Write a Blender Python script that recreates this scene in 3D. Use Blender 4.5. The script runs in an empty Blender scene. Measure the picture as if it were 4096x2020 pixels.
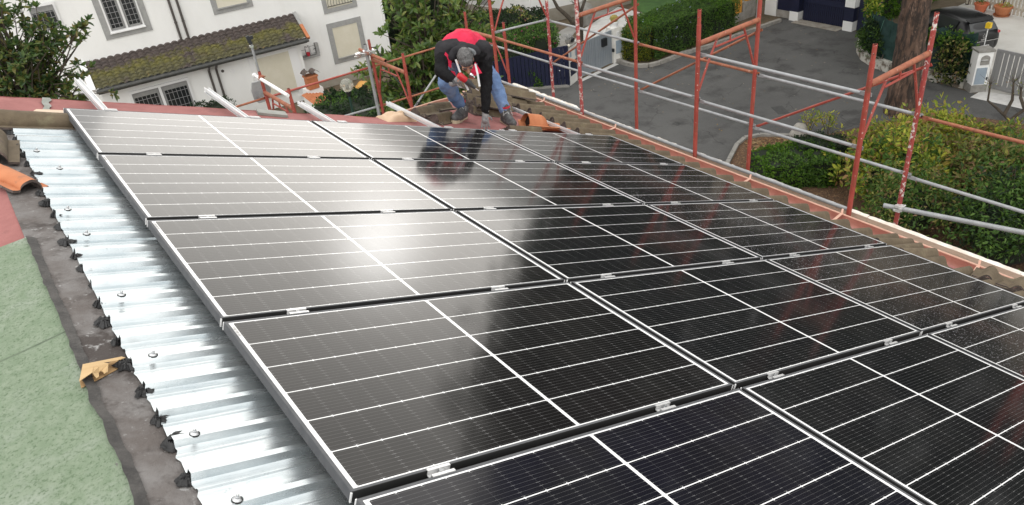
import bpy, math, random
from mathutils import Vector, Matrix, Euler
from mathutils import noise as mnoise
random.seed(7)
SC = bpy.context.scene
COL = SC.collection
V = Vector
R = math.radians
PI = math.pi
TILT = R(21.0)
ROOFM = Matrix.Rotation(TILT, 4, 'Y')          # roof frame: x down the slope, y away, z out of the roof
GZ = -8.5                                      # street level

def roof(x, y, z=0.0):
    return ROOFM @ V((x, y, z))

# ------------------------------------------------------------------ mesh helper
class MB:
    def __init__(self):
        self.v = []; self.f = []; self.m = []
    def add(self, vs, fs, mi=0):
        b = len(self.v)
        self.v.extend(V(p) for p in vs)
        for f in fs:
            self.f.append([i + b for i in f]); self.m.append(mi)
    def box(self, c, s, rot=None, mi=0):
        c = V(c); hx, hy, hz = s[0] / 2, s[1] / 2, s[2] / 2
        ps = [V((x, y, z)) for x in (-hx, hx) for y in (-hy, hy) for z in (-hz, hz)]
        if rot is not None: ps = [rot @ p for p in ps]
        self.add([c + p for p in ps], [(0, 1, 3, 2), (4, 6, 7, 5), (0, 4, 5, 1), (2, 3, 7, 6), (0, 2, 6, 4), (1, 5, 7, 3)], mi)
    def span(self, a, b, mi=0):
        a = V(a); b = V(b); self.box((a + b) / 2, [abs(b[i] - a[i]) for i in range(3)], None, mi)
    def bar(self, p0, p1, w, h, up=(0, 0, 1), mi=0):
        p0 = V(p0); p1 = V(p1); d = p1 - p0; L = d.length; d = d.normalized()
        s = d.cross(V(up)).normalized(); u = s.cross(d).normalized()
        rot = Matrix((d, s, u)).transposed()
        self.box((p0 + p1) / 2, (L, w, h), rot, mi)
    def path(self, pts, r, n=10, mi=0, caps=True):
        pts = [V(p) for p in pts]
        if not hasattr(r, '__len__'): r = [r] * len(pts)
        b = len(self.v); prev = None
        for i, p in enumerate(pts):
            d = (pts[min(i + 1, len(pts) - 1)] - pts[max(i - 1, 0)]).normalized()
            if prev is None:
                a = V((0, 0, 1)) if abs(d.z) < .9 else V((1, 0, 0))
                s = d.cross(a).normalized()
            else:
                s = (prev - d * prev.dot(d)).normalized()
            prev = s; t = d.cross(s)
            for k in range(n):
                an = 2 * PI * k / n
                self.v.append(p + (s * math.cos(an) + t * math.sin(an)) * r[i])
        for i in range(len(pts) - 1):
            for k in range(n):
                k2 = (k + 1) % n
                self.f.append([b + i * n + k, b + i * n + k2, b + (i + 1) * n + k2, b + (i + 1) * n + k]); self.m.append(mi)
        if caps:
            self.f.append([b + k for k in reversed(range(n))]); self.m.append(mi)
            e = b + (len(pts) - 1) * n
            self.f.append([e + k for k in range(n)]); self.m.append(mi)
    def tube(self, p0, p1, r0, r1=None, n=12, mi=0, caps=True):
        self.path([p0, p1], [r0, r0 if r1 is None else r1], n, mi, caps)
    def lathe(self, prof, c=(0, 0, 0), n=20, rot=None, mi=0):
        c = V(c); b = len(self.v)
        for (r, z) in prof:
            for k in range(n):
                an = 2 * PI * k / n; p = V((r * math.cos(an), r * math.sin(an), z))
                if rot is not None: p = rot @ p
                self.v.append(c + p)
        for i in range(len(prof) - 1):
            for k in range(n):
                k2 = (k + 1) % n
                self.f.append([b + i * n + k, b + i * n + k2, b + (i + 1) * n + k2, b + (i + 1) * n + k]); self.m.append(mi)
    def ball(self, c, r, n=12, m=8, rot=None, mi=0):
        if not hasattr(r, '__len__'): r = (r, r, r)
        c = V(c); b = len(self.v)
        for i in range(m + 1):
            th = PI * i / m
            for k in range(n):
                ph = 2 * PI * k / n
                p = V((r[0] * math.sin(th) * math.cos(ph), r[1] * math.sin(th) * math.sin(ph), r[2] * math.cos(th)))
                if rot is not None: p = rot @ p
                self.v.append(c + p)
        for i in range(m):
            for k in range(n):
                k2 = (k + 1) % n
                self.f.append([b + i * n + k, b + (i + 1) * n + k, b + (i + 1) * n + k2, b + i * n + k2]); self.m.append(mi)
    def poly(self, pts, mi=0):
        self.add(pts, [list(range(len(pts)))], mi)
    def prism(self, pts, ext, mi=0):
        n = len(pts); pts = [V(p) for p in pts]; e = V(ext)
        self.add(pts + [p + e for p in pts], [list(reversed(range(n))), [n + i for i in range(n)]] + [[i, (i + 1) % n, n + (i + 1) % n, n + i] for i in range(n)], mi)
    def grid(self, fn, nu, nv, mi=0):
        b = len(self.v)
        for i in range(nu + 1):
            for j in range(nv + 1):
                self.v.append(V(fn(i / nu, j / nv)))
        for i in range(nu):
            for j in range(nv):
                a = b + i * (nv + 1) + j
                self.f.append([a, a + nv + 1, a + nv + 2, a + 1]); self.m.append(mi)
    def xf(self, M):
        self.v = [M @ p for p in self.v]; return self

WM = {}
def wm(o): return WM.get(o.name, Matrix.Identity(4)) if o is not None else Matrix.Identity(4)

def fixnormals(me):
    import bmesh
    bm = bmesh.new(); bm.from_mesh(me); bmesh.ops.recalc_face_normals(bm, faces=bm.faces); bm.to_mesh(me); bm.free()

def build(name, mb, mats, parent=None, smooth=False, world=True, org=None, fix=True, kind=None):
    """link mb as ONE mesh object; world=True means mb is in world space"""
    if not isinstance(mats, (list, tuple)): mats = [mats]
    me = bpy.data.meshes.new(name)
    M = Matrix.Identity(4)
    if parent is not None:
        if world: M = wm(parent).inverted()
    elif org is not None:
        M = Matrix.Translation(-V(org))
    me.from_pydata([tuple(M @ p) for p in mb.v], [], mb.f)
    for m in mats: me.materials.append(m)
    if len(mats) > 1: me.polygons.foreach_set('material_index', mb.m)
    if fix: fixnormals(me)
    if smooth:
        me.polygons.foreach_set('use_smooth', [True] * len(me.polygons))
        if smooth != 'all':
            try: me.set_sharp_from_angle(angle=R(smooth if smooth is not True else 40))
            except Exception: pass
    me.update()
    o = bpy.data.objects.new(name, me); COL.objects.link(o)
    if parent is not None:
        o.parent = parent; WM[o.name] = wm(parent)
    elif org is not None:
        o.location = V(org); WM[o.name] = Matrix.Translation(V(org))
    if kind: o['kind'] = kind
    return o

def tag(o, label, cat, group=None):
    if o.get('kind') is None: o['kind'] = 'thing'
    o['label'] = label; o['category'] = cat
    if group: o['group'] = group
    return o

def thing(name, label, cat, loc=(0, 0, 0), M=None, group=None):
    o = bpy.data.objects.new(name, None); COL.objects.link(o)
    o.empty_display_size = .1
    if M is None: M = Matrix.Translation(V(loc))
    o.matrix_basis = M; WM[o.name] = M.copy()
    return tag(o, label, cat, group)

def copy_thing(o, M, label, group=None):
    """copy of a thing with copies of its parts (mesh data shared)"""
    c = o.copy(); COL.objects.link(c); c.matrix_basis = M; WM[c.name] = M.copy()
    c['label'] = label
    if group: c['group'] = group
    for ch in list(o.children):
        k = ch.copy(); COL.objects.link(k); k.parent = c
        for g in list(ch.children):
            q = g.copy(); COL.objects.link(q); q.parent = k
    return c

def struct(name, mb, m, **k):
    return build(name, mb, m, kind='structure', **k)

# ------------------------------------------------------------------ materials
def newmat(name):
    m = bpy.data.materials.new(name); m.use_nodes = True
    nt = m.node_tree; nt.nodes.clear()
    out = nt.nodes.new('ShaderNodeOutputMaterial'); b = nt.nodes.new('ShaderNodeBsdfPrincipled')
    nt.links.new(b.outputs[0], out.inputs[0])
    return m, nt, b

class NG:
    """small node-graph helper"""
    def __init__(s, nt): s.nt = nt
    def n(s, t, **k):
        x = s.nt.nodes.new(t)
        for a, b in k.items(): setattr(x, a, b)
        return x
    def l(s, a, b): s.nt.links.new(a, b)
    def val(s, x, sock):
        if isinstance(x, (int, float)): sock.default_value = x
        else: s.l(x, sock)
    def m(s, op, a, b=0.0, c=None):
        x = s.n('ShaderNodeMath', operation=op); s.val(a, x.inputs[0]); s.val(b, x.inputs[1])
        if c is not None: s.val(c, x.inputs[2])
        return x.outputs[0]
    def obj(s): return s.n('ShaderNodeTexCoord').outputs['Object']
    def noise(s, vec, scale, detail=4, rough=.6, dist=0):
        x = s.n('ShaderNodeTexNoise'); s.l(vec, x.inputs['Vector'])
        x.inputs['Scale'].default_value = scale; x.inputs['Detail'].default_value = detail
        x.inputs['Roughness'].default_value = rough; x.inputs['Distortion'].default_value = dist
        return x.outputs['Fac']
    def ramp(s, fac, a, b):
        x = s.n('ShaderNodeMapRange'); s.val(fac, x.inputs['Value']); x.inputs['From Min'].default_value = a; x.inputs['From Max'].default_value = b
        return x.outputs[0]
    def mix(s, fac, a, b, mode='MIX'):
        x = s.n('ShaderNodeMix', data_type='RGBA', blend_type=mode); s.val(fac, x.inputs[0])
        for v, k in ((a, 6), (b, 7)):
            if isinstance(v, (tuple, list)): x.inputs[k].default_value = (v[0], v[1], v[2], 1)
            else: s.l(v, x.inputs[k])
        return x.outputs[2]
    def bump(s, h, strength, dist=.01):
        x = s.n('ShaderNodeBump'); x.inputs['Strength'].default_value = strength; x.inputs['Distance'].default_value = dist
        s.l(h, x.inputs['Height']); return x.outputs[0]
    def scalevec(s, vec, sc):
        x = s.n('ShaderNodeMapping'); x.inputs['Scale'].default_value = sc; s.l(vec, x.inputs[0]); return x.outputs[0]

def pm(name, c1, c2=None, scale=4, lo=.38, hi=.62, rough=.6, metal=0, bump=0, bscale=40, c3=None, t3=(.6, .66), s3=18, c4=None, t4=(.6, .68), s4=3, spec=.5, stretch=None, dist=.01, rvar=0, coat=0):
    """base colour: c1/c2 mottled by noise, c3 and c4 as patches, optional bump and roughness variation"""
    m, nt, b = newmat(name); g = NG(nt)
    vec = g.obj()
    if stretch: vec = g.scalevec(vec, stretch)
    col = None
    n1 = g.noise(vec, scale, 6, .65)
    if c2 is not None: col = g.mix(g.ramp(n1, lo, hi), c1, c2)
    if c4 is not None: col = g.mix(g.ramp(g.noise(vec, s4, 5, .7), *t4), col if col else c1, c4)
    if c3 is not None: col = g.mix(g.ramp(g.noise(vec, s3, 4, .7), *t3), col if col else c1, c3)
    if col is None: b.inputs['Base Color'].default_value = (*c1, 1)
    else: g.l(col, b.inputs['Base Color'])
    b.inputs['Roughness'].default_value = rough
    if rvar: g.l(g.m('ADD', g.m('MULTIPLY', n1, rvar), rough - rvar / 2), b.inputs['Roughness'])
    b.inputs['Metallic'].default_value = metal
    b.inputs['Specular IOR Level'].default_value = spec
    b.inputs['Coat Weight'].default_value = coat
    if bump: g.l(g.bump(g.noise(vec, bscale, 4, .6), bump, dist), b.inputs['Normal'])
    return m

def leafmat(name, cols, rough=.45, spec=.4, trans=.45):
    """leaf colour picked per leaf (random per island) from three or four colours"""
    m, nt, b = newmat(name); g = NG(nt)
    rnd = g.n('ShaderNodeNewGeometry').outputs['Random Per Island']
    cr = g.n('ShaderNodeValToRGB'); g.l(rnd, cr.inputs[0])
    e = cr.color_ramp.elements
    while len(e) < len(cols): e.new(.5)
    for i, c in enumerate(cols):
        e[i].position = i / (len(cols) - 1); e[i].color = (*c, 1)
    big = g.noise(g.obj(), 1.6, 3)
    col = g.mix(g.ramp(big, .3, .7), cr.outputs[0], (.86, .86, .82), 'MULTIPLY')
    g.l(col, b.inputs['Base Color'])
    b.inputs['Roughness'].default_value = rough; b.inputs['Specular IOR Level'].default_value = spec
    tr = g.n('ShaderNodeBsdfTranslucent'); g.l(col, tr.inputs[0])
    mx = g.n('ShaderNodeMixShader'); mx.inputs[0].default_value = trans
    out = [n for n in nt.nodes if n.type == 'OUTPUT_MATERIAL'][0]
    g.l(b.outputs[0], mx.inputs[1]); g.l(tr.outputs[0], mx.inputs[2]); g.l(mx.outputs[0], out.inputs[0])
    return m

M = {}
M['alu'] = pm('mill_aluminium', (.78, .79, .8), (.7, .71, .72), 6, rough=.45, metal=.55, bump=.05, bscale=60)
M['steelclamp'] = pm('clamp_aluminium', (.75, .75, .75), rough=.45, metal=.6)
M['frame'] = pm('anodised_frame', (.085, .088, .094), (.11, .112, .118), 20, rough=.6, metal=.0, spec=.25)
M['back_gap_shade'] = pm('back_sheet_and_gap_shade', (.015, .015, .015), rough=.7)  # back sheet, and frame walls blackened to paint in gap shade
M['white_plastic'] = pm('white_plastic', (.8, .8, .8), rough=.5)
M['bolt'] = pm('bolt_steel', (.55, .56, .57), rough=.35, metal=1)
M['rubber'] = pm('black_rubber', (.02, .02, .02), rough=.7)
M['bitumen_red'] = pm('red_mineral_membrane', (.34, .135, .125), (.27, .1, .093), 5, rough=.9, bump=.5, bscale=220, c3=(.36, .15, .135), t3=(.56, .72), s3=160, c4=(.14, .06, .058), t4=(.56, .76), s4=3.5, dist=.006)
M['bitumen_green'] = pm('green_mineral_membrane', (.165, .22, .143), (.215, .265, .188), 22, rough=.92, bump=.6, bscale=200, c3=(.09, .135, .075), t3=(.5, .68), s3=85, c4=(.28, .315, .26), t4=(.5, .75), s4=5, dist=.006)
M['bitumen_pale'] = pm('pale_green_membrane', (.27, .31, .245), (.33, .36, .3), 7, rough=.9, bump=.3, bscale=120)
M['tar'] = pm('brown_tar_strip', (.1, .085, .078), (.175, .165, .16), 5, rough=.75, bump=.8, bscale=45, c3=(.3, .295, .29), t3=(.6, .7), s3=22, c4=(.05, .04, .036), t4=(.5, .62), s4=4, rvar=.3)
M['sealant'] = pm('black_bitumen_paste', (.008, .008, .009), (.02, .02, .021), 30, rough=.5, bump=.8, bscale=50)
M['tile'] = pm('brown_concrete_tile', (.092, .069, .042), (.135, .102, .064), 9, rough=.85, bump=.35, bscale=110, c3=(.07, .05, .042), t3=(.6, .72), s3=14, c4=(.19, .165, .1), t4=(.6, .75), s4=5)
M['tile_edge'] = pm('weathered_tile_edge', (.12, .092, .08), (.055, .043, .038), 12, rough=.9, bump=.5, bscale=60, c3=(.24, .2, .17), t3=(.6, .7), s3=30)
M['terracotta'] = pm('terracotta', (.42, .145, .06), (.5, .19, .085), 7, rough=.8, bump=.2, bscale=70, c3=(.3, .13, .07), t3=(.62, .74), s3=9)
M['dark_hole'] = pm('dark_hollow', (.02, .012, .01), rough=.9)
M['gutter'] = pm('red_painted_gutter', (.38, .16, .12), (.31, .12, .09), 8, rough=.5, bump=.1, bscale=30, c3=(.5, .25, .2), t3=(.64, .72), s3=20)
M['gutter_lip'] = pm('faded_gutter_lip', (.62, .38, .29), (.55, .32, .24), 14, rough=.55)
M['plank'] = pm('raw_plank', (.66, .5, .39), (.56, .42, .32), 4, rough=.75, bump=.25, bscale=40, c3=(.42, .3, .22), t3=(.62, .72), s3=9, stretch=(6, .8, 6))
M['plank_white'] = pm('whitewashed_plank', (.78, .75, .7), (.62, .54, .46), 7, rough=.85, bump=.4, bscale=30, c3=(.24, .15, .11), t3=(.62, .7), s3=8)
M['rail_steel'] = pm('galvanised_tube', (.29, .3, .31), (.37, .38, .39), 9, rough=.55, metal=.3, bump=.15, bscale=60, c3=(.33, .31, .28), t3=(.62, .72), s3=20)
M['rust_tube'] = pm('orange_rusty_tube', (.27, .085, .045), (.34, .125, .065), 10, rough=.65, bump=.2, bscale=60, c3=(.6, .48, .4), t3=(.65, .69), s3=26, c4=(.15, .06, .035), t4=(.54, .68), s4=6)
M['scaf'] = pm('red_scaffold_paint', (.31, .05, .037), (.36, .07, .05), 8, rough=.5, bump=.15, bscale=50, c3=(.66, .56, .5), t3=(.655, .685), s3=34, c4=(.2, .06, .035), t4=(.55, .68), s4=5)
M['scaf_chip'] = pm('chipped_scaffold_paint', (.33, .05, .05), (.38, .085, .08), 9, rough=.6, bump=.25, bscale=60, c3=(.6, .53, .49), t3=(.52, .57), s3=17)
M['scaf_half'] = pm('flaking_scaffold_paint', (.34, .058, .045), (.29, .05, .05), 9, rough=.55, bump=.2, bscale=60, c3=(.66, .61, .57), t3=(.56, .6), s3=17)
M['wall_white'] = pm('white_render', (.84, .84, .825), (.8, .8, .785), 1.5, rough=.9, bump=.1, bscale=80, c4=(.7, .69, .66), t4=(.6, .85), s4=.7, stretch=(1, 1, .35))
M['surround'] = pm('grey_window_surround', (.3, .3, .295), (.35, .35, .34), 8, rough=.9, bump=.2, bscale=70)
M['plinth'] = pm('beige_plinth', (.36, .33, .28), (.3, .27, .22), 3, rough=.9)
M['shutter'] = pm('cream_roller_shutter', (.66, .62, .5), (.7, .66, .55), 3, rough=.6)
M['wframe'] = pm('white_window_frame', (.8, .8, .8), rough=.5)
M['glass_dark'] = pm('dark_window_glass', (.025, .028, .03), rough=.12, spec=.6)
M['grille'] = pm('grey_iron_grille', (.3, .3, .31), rough=.5, metal=.3)
M['iron'] = pm('dark_iron', (.03, .032, .036), rough=.5, metal=.4)
M['pipe_brown'] = pm('brown_downpipe', (.075, .065, .06), rough=.5)
M['gutter_dark'] = pm('dark_fascia', (.05, .052, .05), (.075, .075, .07), 5, rough=.7)
M['asphalt'] = pm('asphalt', (.068, .067, .066), (.09, .089, .087), .35, rough=.85, bump=.5, bscale=120, c3=(.1, .1, .098), t3=(.6, .75), s3=60, c4=(.036, .035, .034), t4=(.52, .7), s4=.9, rvar=.25)
M['soil'] = pm('garden_soil', (.1, .075, .045), (.15, .115, .075), 2, rough=.95, bump=.5, bscale=30, c3=(.06, .075, .03), t3=(.6, .7), s3=5)
M['yard'] = pm('pale_concrete_yard', (.6, .585, .55), (.52, .5, .46), .8, rough=.85, c3=(.44, .4, .34), t3=(.6, .8), s3=2)
M['paving'] = pm('grey_paving', (.35, .34, .32), (.28, .27, .25), 2, rough=.85)
M['marble'] = pm('white_marble_paving', (.72, .71, .69), (.6, .59, .57), 4, rough=.6)
M['lawn'] = pm('lawn_green', (.045, .12, .02), (.07, .17, .03), 3, rough=.9, bump=.6, bscale=60)
M['kerb'] = pm('stone_kerb', (.36, .34, .31), (.25, .235, .21), 4, rough=.9, bump=.4, bscale=20)
M['stone_wall'] = pm('whitewashed_stone', (.52, .5, .45), (.16, .13, .1), 3, lo=.46, hi=.56, rough=.95, bump=.7, bscale=14, c3=(.12, .13, .06), t3=(.6, .72), s3=7, dist=.03)
M['navy'] = pm('navy_blue_paint', (.008, .011, .034), (.011, .014, .042), 4, rough=.45)
M['bluegrey'] = pm('blue_grey_paint', (.235, .265, .295), (.26, .285, .31), 3, rough=.5)
M['greygate'] = pm('grey_gate_paint', (.25, .25, .25), rough=.5)
M['pillar'] = pm('pillar_white', (.76, .75, .72), (.66, .64, .59), 3, rough=.85, c3=(.45, .4, .3), t3=(.62, .78), s3=4)
M['meter'] = pm('meter_door', (.3, .36, .42), (.27, .33, .39), 3, rough=.45)
M['conc'] = pm('grey_concrete', (.3, .29, .27), (.22, .21, .19), 5, rough=.9, bump=.3, bscale=30)
M['moss_tile'] = None
M['seam_green'] = pm('lap_joint', (.1, .13, .09), (.15, .19, .13), 9, rough=.9)
M['seam'] = pm('weathered_seam_paste', (.035, .033, .032), (.075, .07, .066), 12, rough=.75, bump=.6, bscale=60)
M['mortar'] = pm('old_mortar', (.3, .26, .22), (.2, .165, .14), 20, rough=.95, bump=.6, bscale=60)
M['orange_wall'] = pm('orange_render', (.62, .3, .045), (.55, .25, .035), 3, rough=.9)
M['net'] = pm('green_shade_net', (.009, .034, .03), (.016, .05, .043), 2.5, rough=.75, bump=.6, bscale=4, dist=.1)
M['bark'] = pm('pine_bark', (.115, .07, .05), (.035, .025, .02), 7, lo=.42, hi=.56, rough=.95, bump=1, bscale=7, stretch=(1, 1, .3), c3=(.21, .135, .1), t3=(.56, .68), s3=9, dist=.06)
M['twig'] = pm('grey_twig', (.1, .08, .06), (.06, .048, .038), 9, rough=.9, bump=.4, bscale=30)
M['picket'] = pm('weathered_picket', (.6, .55, .46), (.48, .43, .36), 5, rough=.85)
M['potred'] = pm('plastic_pot', (.5, .13, .06), (.55, .16, .08), 3, rough=.55)
M['carblack'] = pm('black_car_paint', (.008, .008, .009), rough=.3, spec=.4, coat=.12)
M['carplastic'] = pm('black_bumper_plastic', (.02, .02, .021), rough=.45)
M['tyre'] = pm('tyre', (.015, .015, .015), rough=.85)
M['chrome'] = pm('chrome', (.7, .7, .72), rough=.2, metal=1)
M['taillight'] = pm('red_lamp', (.4, .015, .02), rough=.15, coat=.5)
M['plate'] = pm('number_plate', (.75, .75, .75), rough=.4)
M['ink'] = pm('black_ink', (.015, .015, .015), rough=.6)
M['yellow'] = pm('yellow_plastic', (.75, .5, .02), rough=.5)
M['card'] = pm('cardboard', (.56, .39, .2), (.5, .34, .17), 5, rough=.85, stretch=(1, 8, 1))
M['card_in'] = pm('cardboard_inside', (.42, .27, .125), (.36, .22, .1), 5, rough=.9)
M['sack'] = pm('beige_paper_sack', (.58, .42, .29), (.5, .35, .23), 5, rough=.8, bump=.4, bscale=20)
M['clothred'] = pm('red_rag', (.5, .03, .05), rough=.9)
M['opal'] = pm('opal_globe', (.85, .83, .75), rough=.2)
M['green_iron'] = pm('dark_green_post', (.01, .04, .03), rough=.5)
M['slabgrey'] = pm('grey_mossy_slab', (.22, .235, .21), (.3, .3, .28), 8, rough=.9, bump=.4, bscale=40)
M['wood_pale'] = pm('pale_wood', (.64, .5, .38), (.58, .44, .33), 4, rough=.8, stretch=(1, 8, 1))
M['litter'] = pm('leaf_litter', (.16, .085, .045), (.09, .055, .035), 14, rough=.95, bump=1, bscale=25, c3=(.3, .19, .1), t3=(.56, .62), s3=22, dist=.05)
M['leaf_mag'] = leafmat('magnolia_leaf', [(.055, .11, .028), (.1, .18, .04), (.16, .26, .06), (.25, .27, .065)], .34, .55)
M['leaf_magd'] = leafmat('dark_magnolia_leaf', [(.042, .09, .03), (.075, .14, .042), (.14, .21, .055), (.22, .17, .05)], .36, .5)
M['leaf_hedge'] = leafmat('hedge_leaf', [(.045, .105, .024), (.09, .18, .038), (.15, .26, .05)], .5, .35)
M['leaf_hedgey'] = leafmat('yellowing_hedge_leaf', [(.06, .1, .02), (.14, .18, .02), (.3, .27, .02)], .5, .3)
M['leaf_bright'] = leafmat('bright_leaf', [(.05, .13, .015), (.09, .2, .02), (.15, .27, .03)], .5, .3)
M['leaf_lime'] = leafmat('lime_shrub_leaf', [(.15, .24, .035), (.34, .42, .06), (.55, .56, .08), (.4, .22, .11)], .5, .3)
M['leaf_olive'] = leafmat('olive_shrub_leaf', [(.1, .16, .045), (.19, .24, .07), (.27, .31, .08), (.32, .18, .13), (.4, .42, .09)], .55, .3)
M['leaf_russet'] = leafmat('russet_flower_head', [(.24, .11, .08), (.3, .17, .1), (.17, .1, .07)], .7, .2)
M['leaf_dark'] = leafmat('dark_leaf', [(.012, .03, .014), (.025, .05, .02), (.04, .075, .025)], .5, .35)
M['leaf_pine'] = leafmat('pine_needles', [(.012, .03, .012), (.02, .045, .015), (.03, .055, .02)], .7, .2, .1)
M['petal'] = leafmat('magenta_petals', [(.35, .02, .16), (.45, .05, .22), (.3, .02, .12)], .6, .3)
M['petal_blue'] = leafmat('pale_blue_petals', [(.3, .36, .55), (.45, .5, .65), (.4, .42, .6)], .6, .3)
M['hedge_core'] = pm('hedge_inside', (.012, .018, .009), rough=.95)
# ------------------------------------------------------------------ the roof we stand on
PU, PV, PL, PW = 1.775, 1.0897, 1.755, 1.0597     # panel pitch and size
RAILS_X = [0.29, 1.31, 2.055, 3.14, 3.91, 4.975]

def panelmat(name, drops, tint):
    m, nt, b = newmat(name); g = NG(nt)
    sp = g.n('ShaderNodeSeparateXYZ'); g.l(g.obj(), sp.inputs[0])
    x = sp.outputs[0]; y = g.m('MULTIPLY', sp.outputs[1], -1)
    lt = lambda a, t: g.m('LESS_THAN', a, t)
    ab = lambda a: g.m('ABSOLUTE', a)
    # distance to the border
    ex = g.m('SUBTRACT', PL / 2, ab(g.m('SUBTRACT', x, PL / 2)))
    ey = g.m('SUBTRACT', PW / 2, ab(g.m('SUBTRACT', y, PW / 2)))
    border = g.m('MAXIMUM', lt(ex, .0275), lt(ey, .0165))
    mid = lt(ab(g.m('SUBTRACT', x, PL / 2)), .0075)
    m0 = .0165; st = (PW - 2 * m0) / 6
    yy = g.m('DIVIDE', g.m('SUBTRACT', y, m0), st)
    fy = g.m('SUBTRACT', yy, g.m('ROUND', yy))
    dyl = g.m('MULTIPLY', ab(fy), st)                        # distance to a string gap
    # half cells: ten each side of the middle bar
    xs = g.m('SUBTRACT', ab(g.m('SUBTRACT', x, PL / 2)), .0075)
    ct = (PL / 2 - .0275 - .0075) / 10
    xx = g.m('DIVIDE', xs, ct)
    fx = g.m('SUBTRACT', xx, g.m('ROUND', xx))
    dxl = g.m('MULTIPLY', ab(fx), ct)
    line = lt(dyl, .0021)
    tick = lt(g.m('ADD', dxl, dyl), .0056)
    even = lt(ab(g.m('SUBTRACT', g.m('MODULO', g.m('ADD', g.m('ROUND', xx), 2), 2), 0)), .5)
    white = g.m('MAXIMUM', g.m('MAXIMUM', border, mid), g.m('MAXIMUM', line, tick))
    # ribbons: ten fine wires along the string, brighter where they hop between cells
    rb = g.m('MULTIPLY', g.m('FRACT', yy), 10)
    fr = g.m('MULTIPLY', ab(g.m('SUBTRACT', g.m('FRACT', rb), .5)), st / 10)
    wire = lt(fr, .0007)
    dash = g.m('MULTIPLY', lt(fr, .001), lt(dxl, .008))
    nz = g.noise(g.obj(), 9, 2)
    dash = g.m('MULTIPLY', dash, g.ramp(nz, .35, .6))
    cellgap = lt(dxl, .0006)
    base = g.mix(g.noise(g.obj(), 3.0, 2), (.0085, .0085, .009), tint)
    c = g.mix(g.m('MULTIPLY', wire, .17), base, (.3, .3, .3))
    c = g.mix(g.m('MULTIPLY', cellgap, .35), c, (.1, .1, .1))
    c = g.mix(g.m('MULTIPLY', dash, .28), c, (.4, .4, .4))
    c = g.mix(white, c, (.82, .82, .82))
    if drops:
        vo = g.n('ShaderNodeTexVoronoi'); vo.inputs['Scale'].default_value = 88
        w = g.noise(g.obj(), 60, 1); add = g.n('ShaderNodeVectorMath', operation='ADD')
        sc = g.n('ShaderNodeVectorMath', operation='SCALE'); cmb = g.n('ShaderNodeCombineXYZ'); g.l(w, cmb.inputs[0]); g.l(w, cmb.inputs[1])
        g.l(cmb.outputs[0], sc.inputs[0]); sc.inputs['Scale'].default_value = .015
        g.l(g.obj(), add.inputs[0]); g.l(sc.outputs[0], add.inputs[1]); g.l(add.outputs[0], vo.inputs['Vector'])
        sel = g.n('ShaderNodeSeparateColor'); g.l(vo.outputs['Color'], sel.inputs[0])
        amt = g.ramp(g.noise(g.obj(), 2.2, 3, .6), .3, .75)
        d = g.m('MULTIPLY', lt(vo.outputs['Distance'], .3), g.m('LESS_THAN', sel.outputs[0], g.m('MULTIPLY', amt, .95)))
        d = g.m('MULTIPLY', d, g.m('ADD', g.m('MULTIPLY', sel.outputs[1], .7), .25))
        c = g.mix(d, c, (.24, .24, .25))
        dirt = g.m('MULTIPLY', g.ramp(g.noise(g.obj(), 1.3, 4, .6), .35, .8), .05)
    else:
        dirt = g.m('MULTIPLY', g.ramp(g.noise(g.obj(), 2.0, 5, .65), .45, .85), .03)
    c = g.mix(dirt, c, (.3, .28, .25))
    g.l(c, b.inputs['Base Color'])
    sm = g.noise(g.scalevec(g.obj(), (1, .35, 1)), 2.5, 3, .5)
    g.l(g.m('ADD', g.m('MULTIPLY', sm, .05), .072), b.inputs['Roughness'])
    b.inputs['IOR'].default_value = 1.45
    b.inputs['Specular IOR Level'].default_value = .30
    return m

PM = [panelmat('solar_glass_warm', False, (.013, .012, .012)), panelmat('solar_glass', False, (.01, .0105, .012)), panelmat('solar_glass_drops', True, (.012, .012, .014))]
PM4 = panelmat('solar_glass_blue', False, (.0105, .0105, .018))

def frame_mb(side):
    mb = MB(); t = .0115; h = .035
    # four profiles: outer wall, top lip, open inside
    mb.span((.001, 0, -h), (PL - .001, -.0018, -.0004), 2); mb.span((.001, -PW + .0018, -h), (PL - .001, -PW, -.0004), 2)  # outer walls coloured near-black to stand for shade in the panel gaps
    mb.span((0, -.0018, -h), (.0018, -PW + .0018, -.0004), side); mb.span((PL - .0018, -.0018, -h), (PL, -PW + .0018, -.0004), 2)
    mb.span((.0018, -.0018, -.0035), (PL - .0018, -t, 0)); mb.span((.0018, -PW + t, -.0035), (PL - .0018, -PW + .0018, 0))
    mb.span((.0018, -t, -.0035), (t, -PW + t, 0)); mb.span((PL - t, -t, -.0035), (PL - .0018, -PW + t, 0))
    for x in (0, PL):                                  # bright cut ends of the frame at the corners
        for y in (0, -PW):
            mb.box((x, y, -h / 2 - .001), (.005, .005, h * .93), None, 1)
    return mb
rown = ['farthest row', 'second farthest row', 'middle row', 'second nearest row', 'nearest row']
coln = ['left column', 'middle column', 'right column']
fr_me = {}; gl_me = {}
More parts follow.
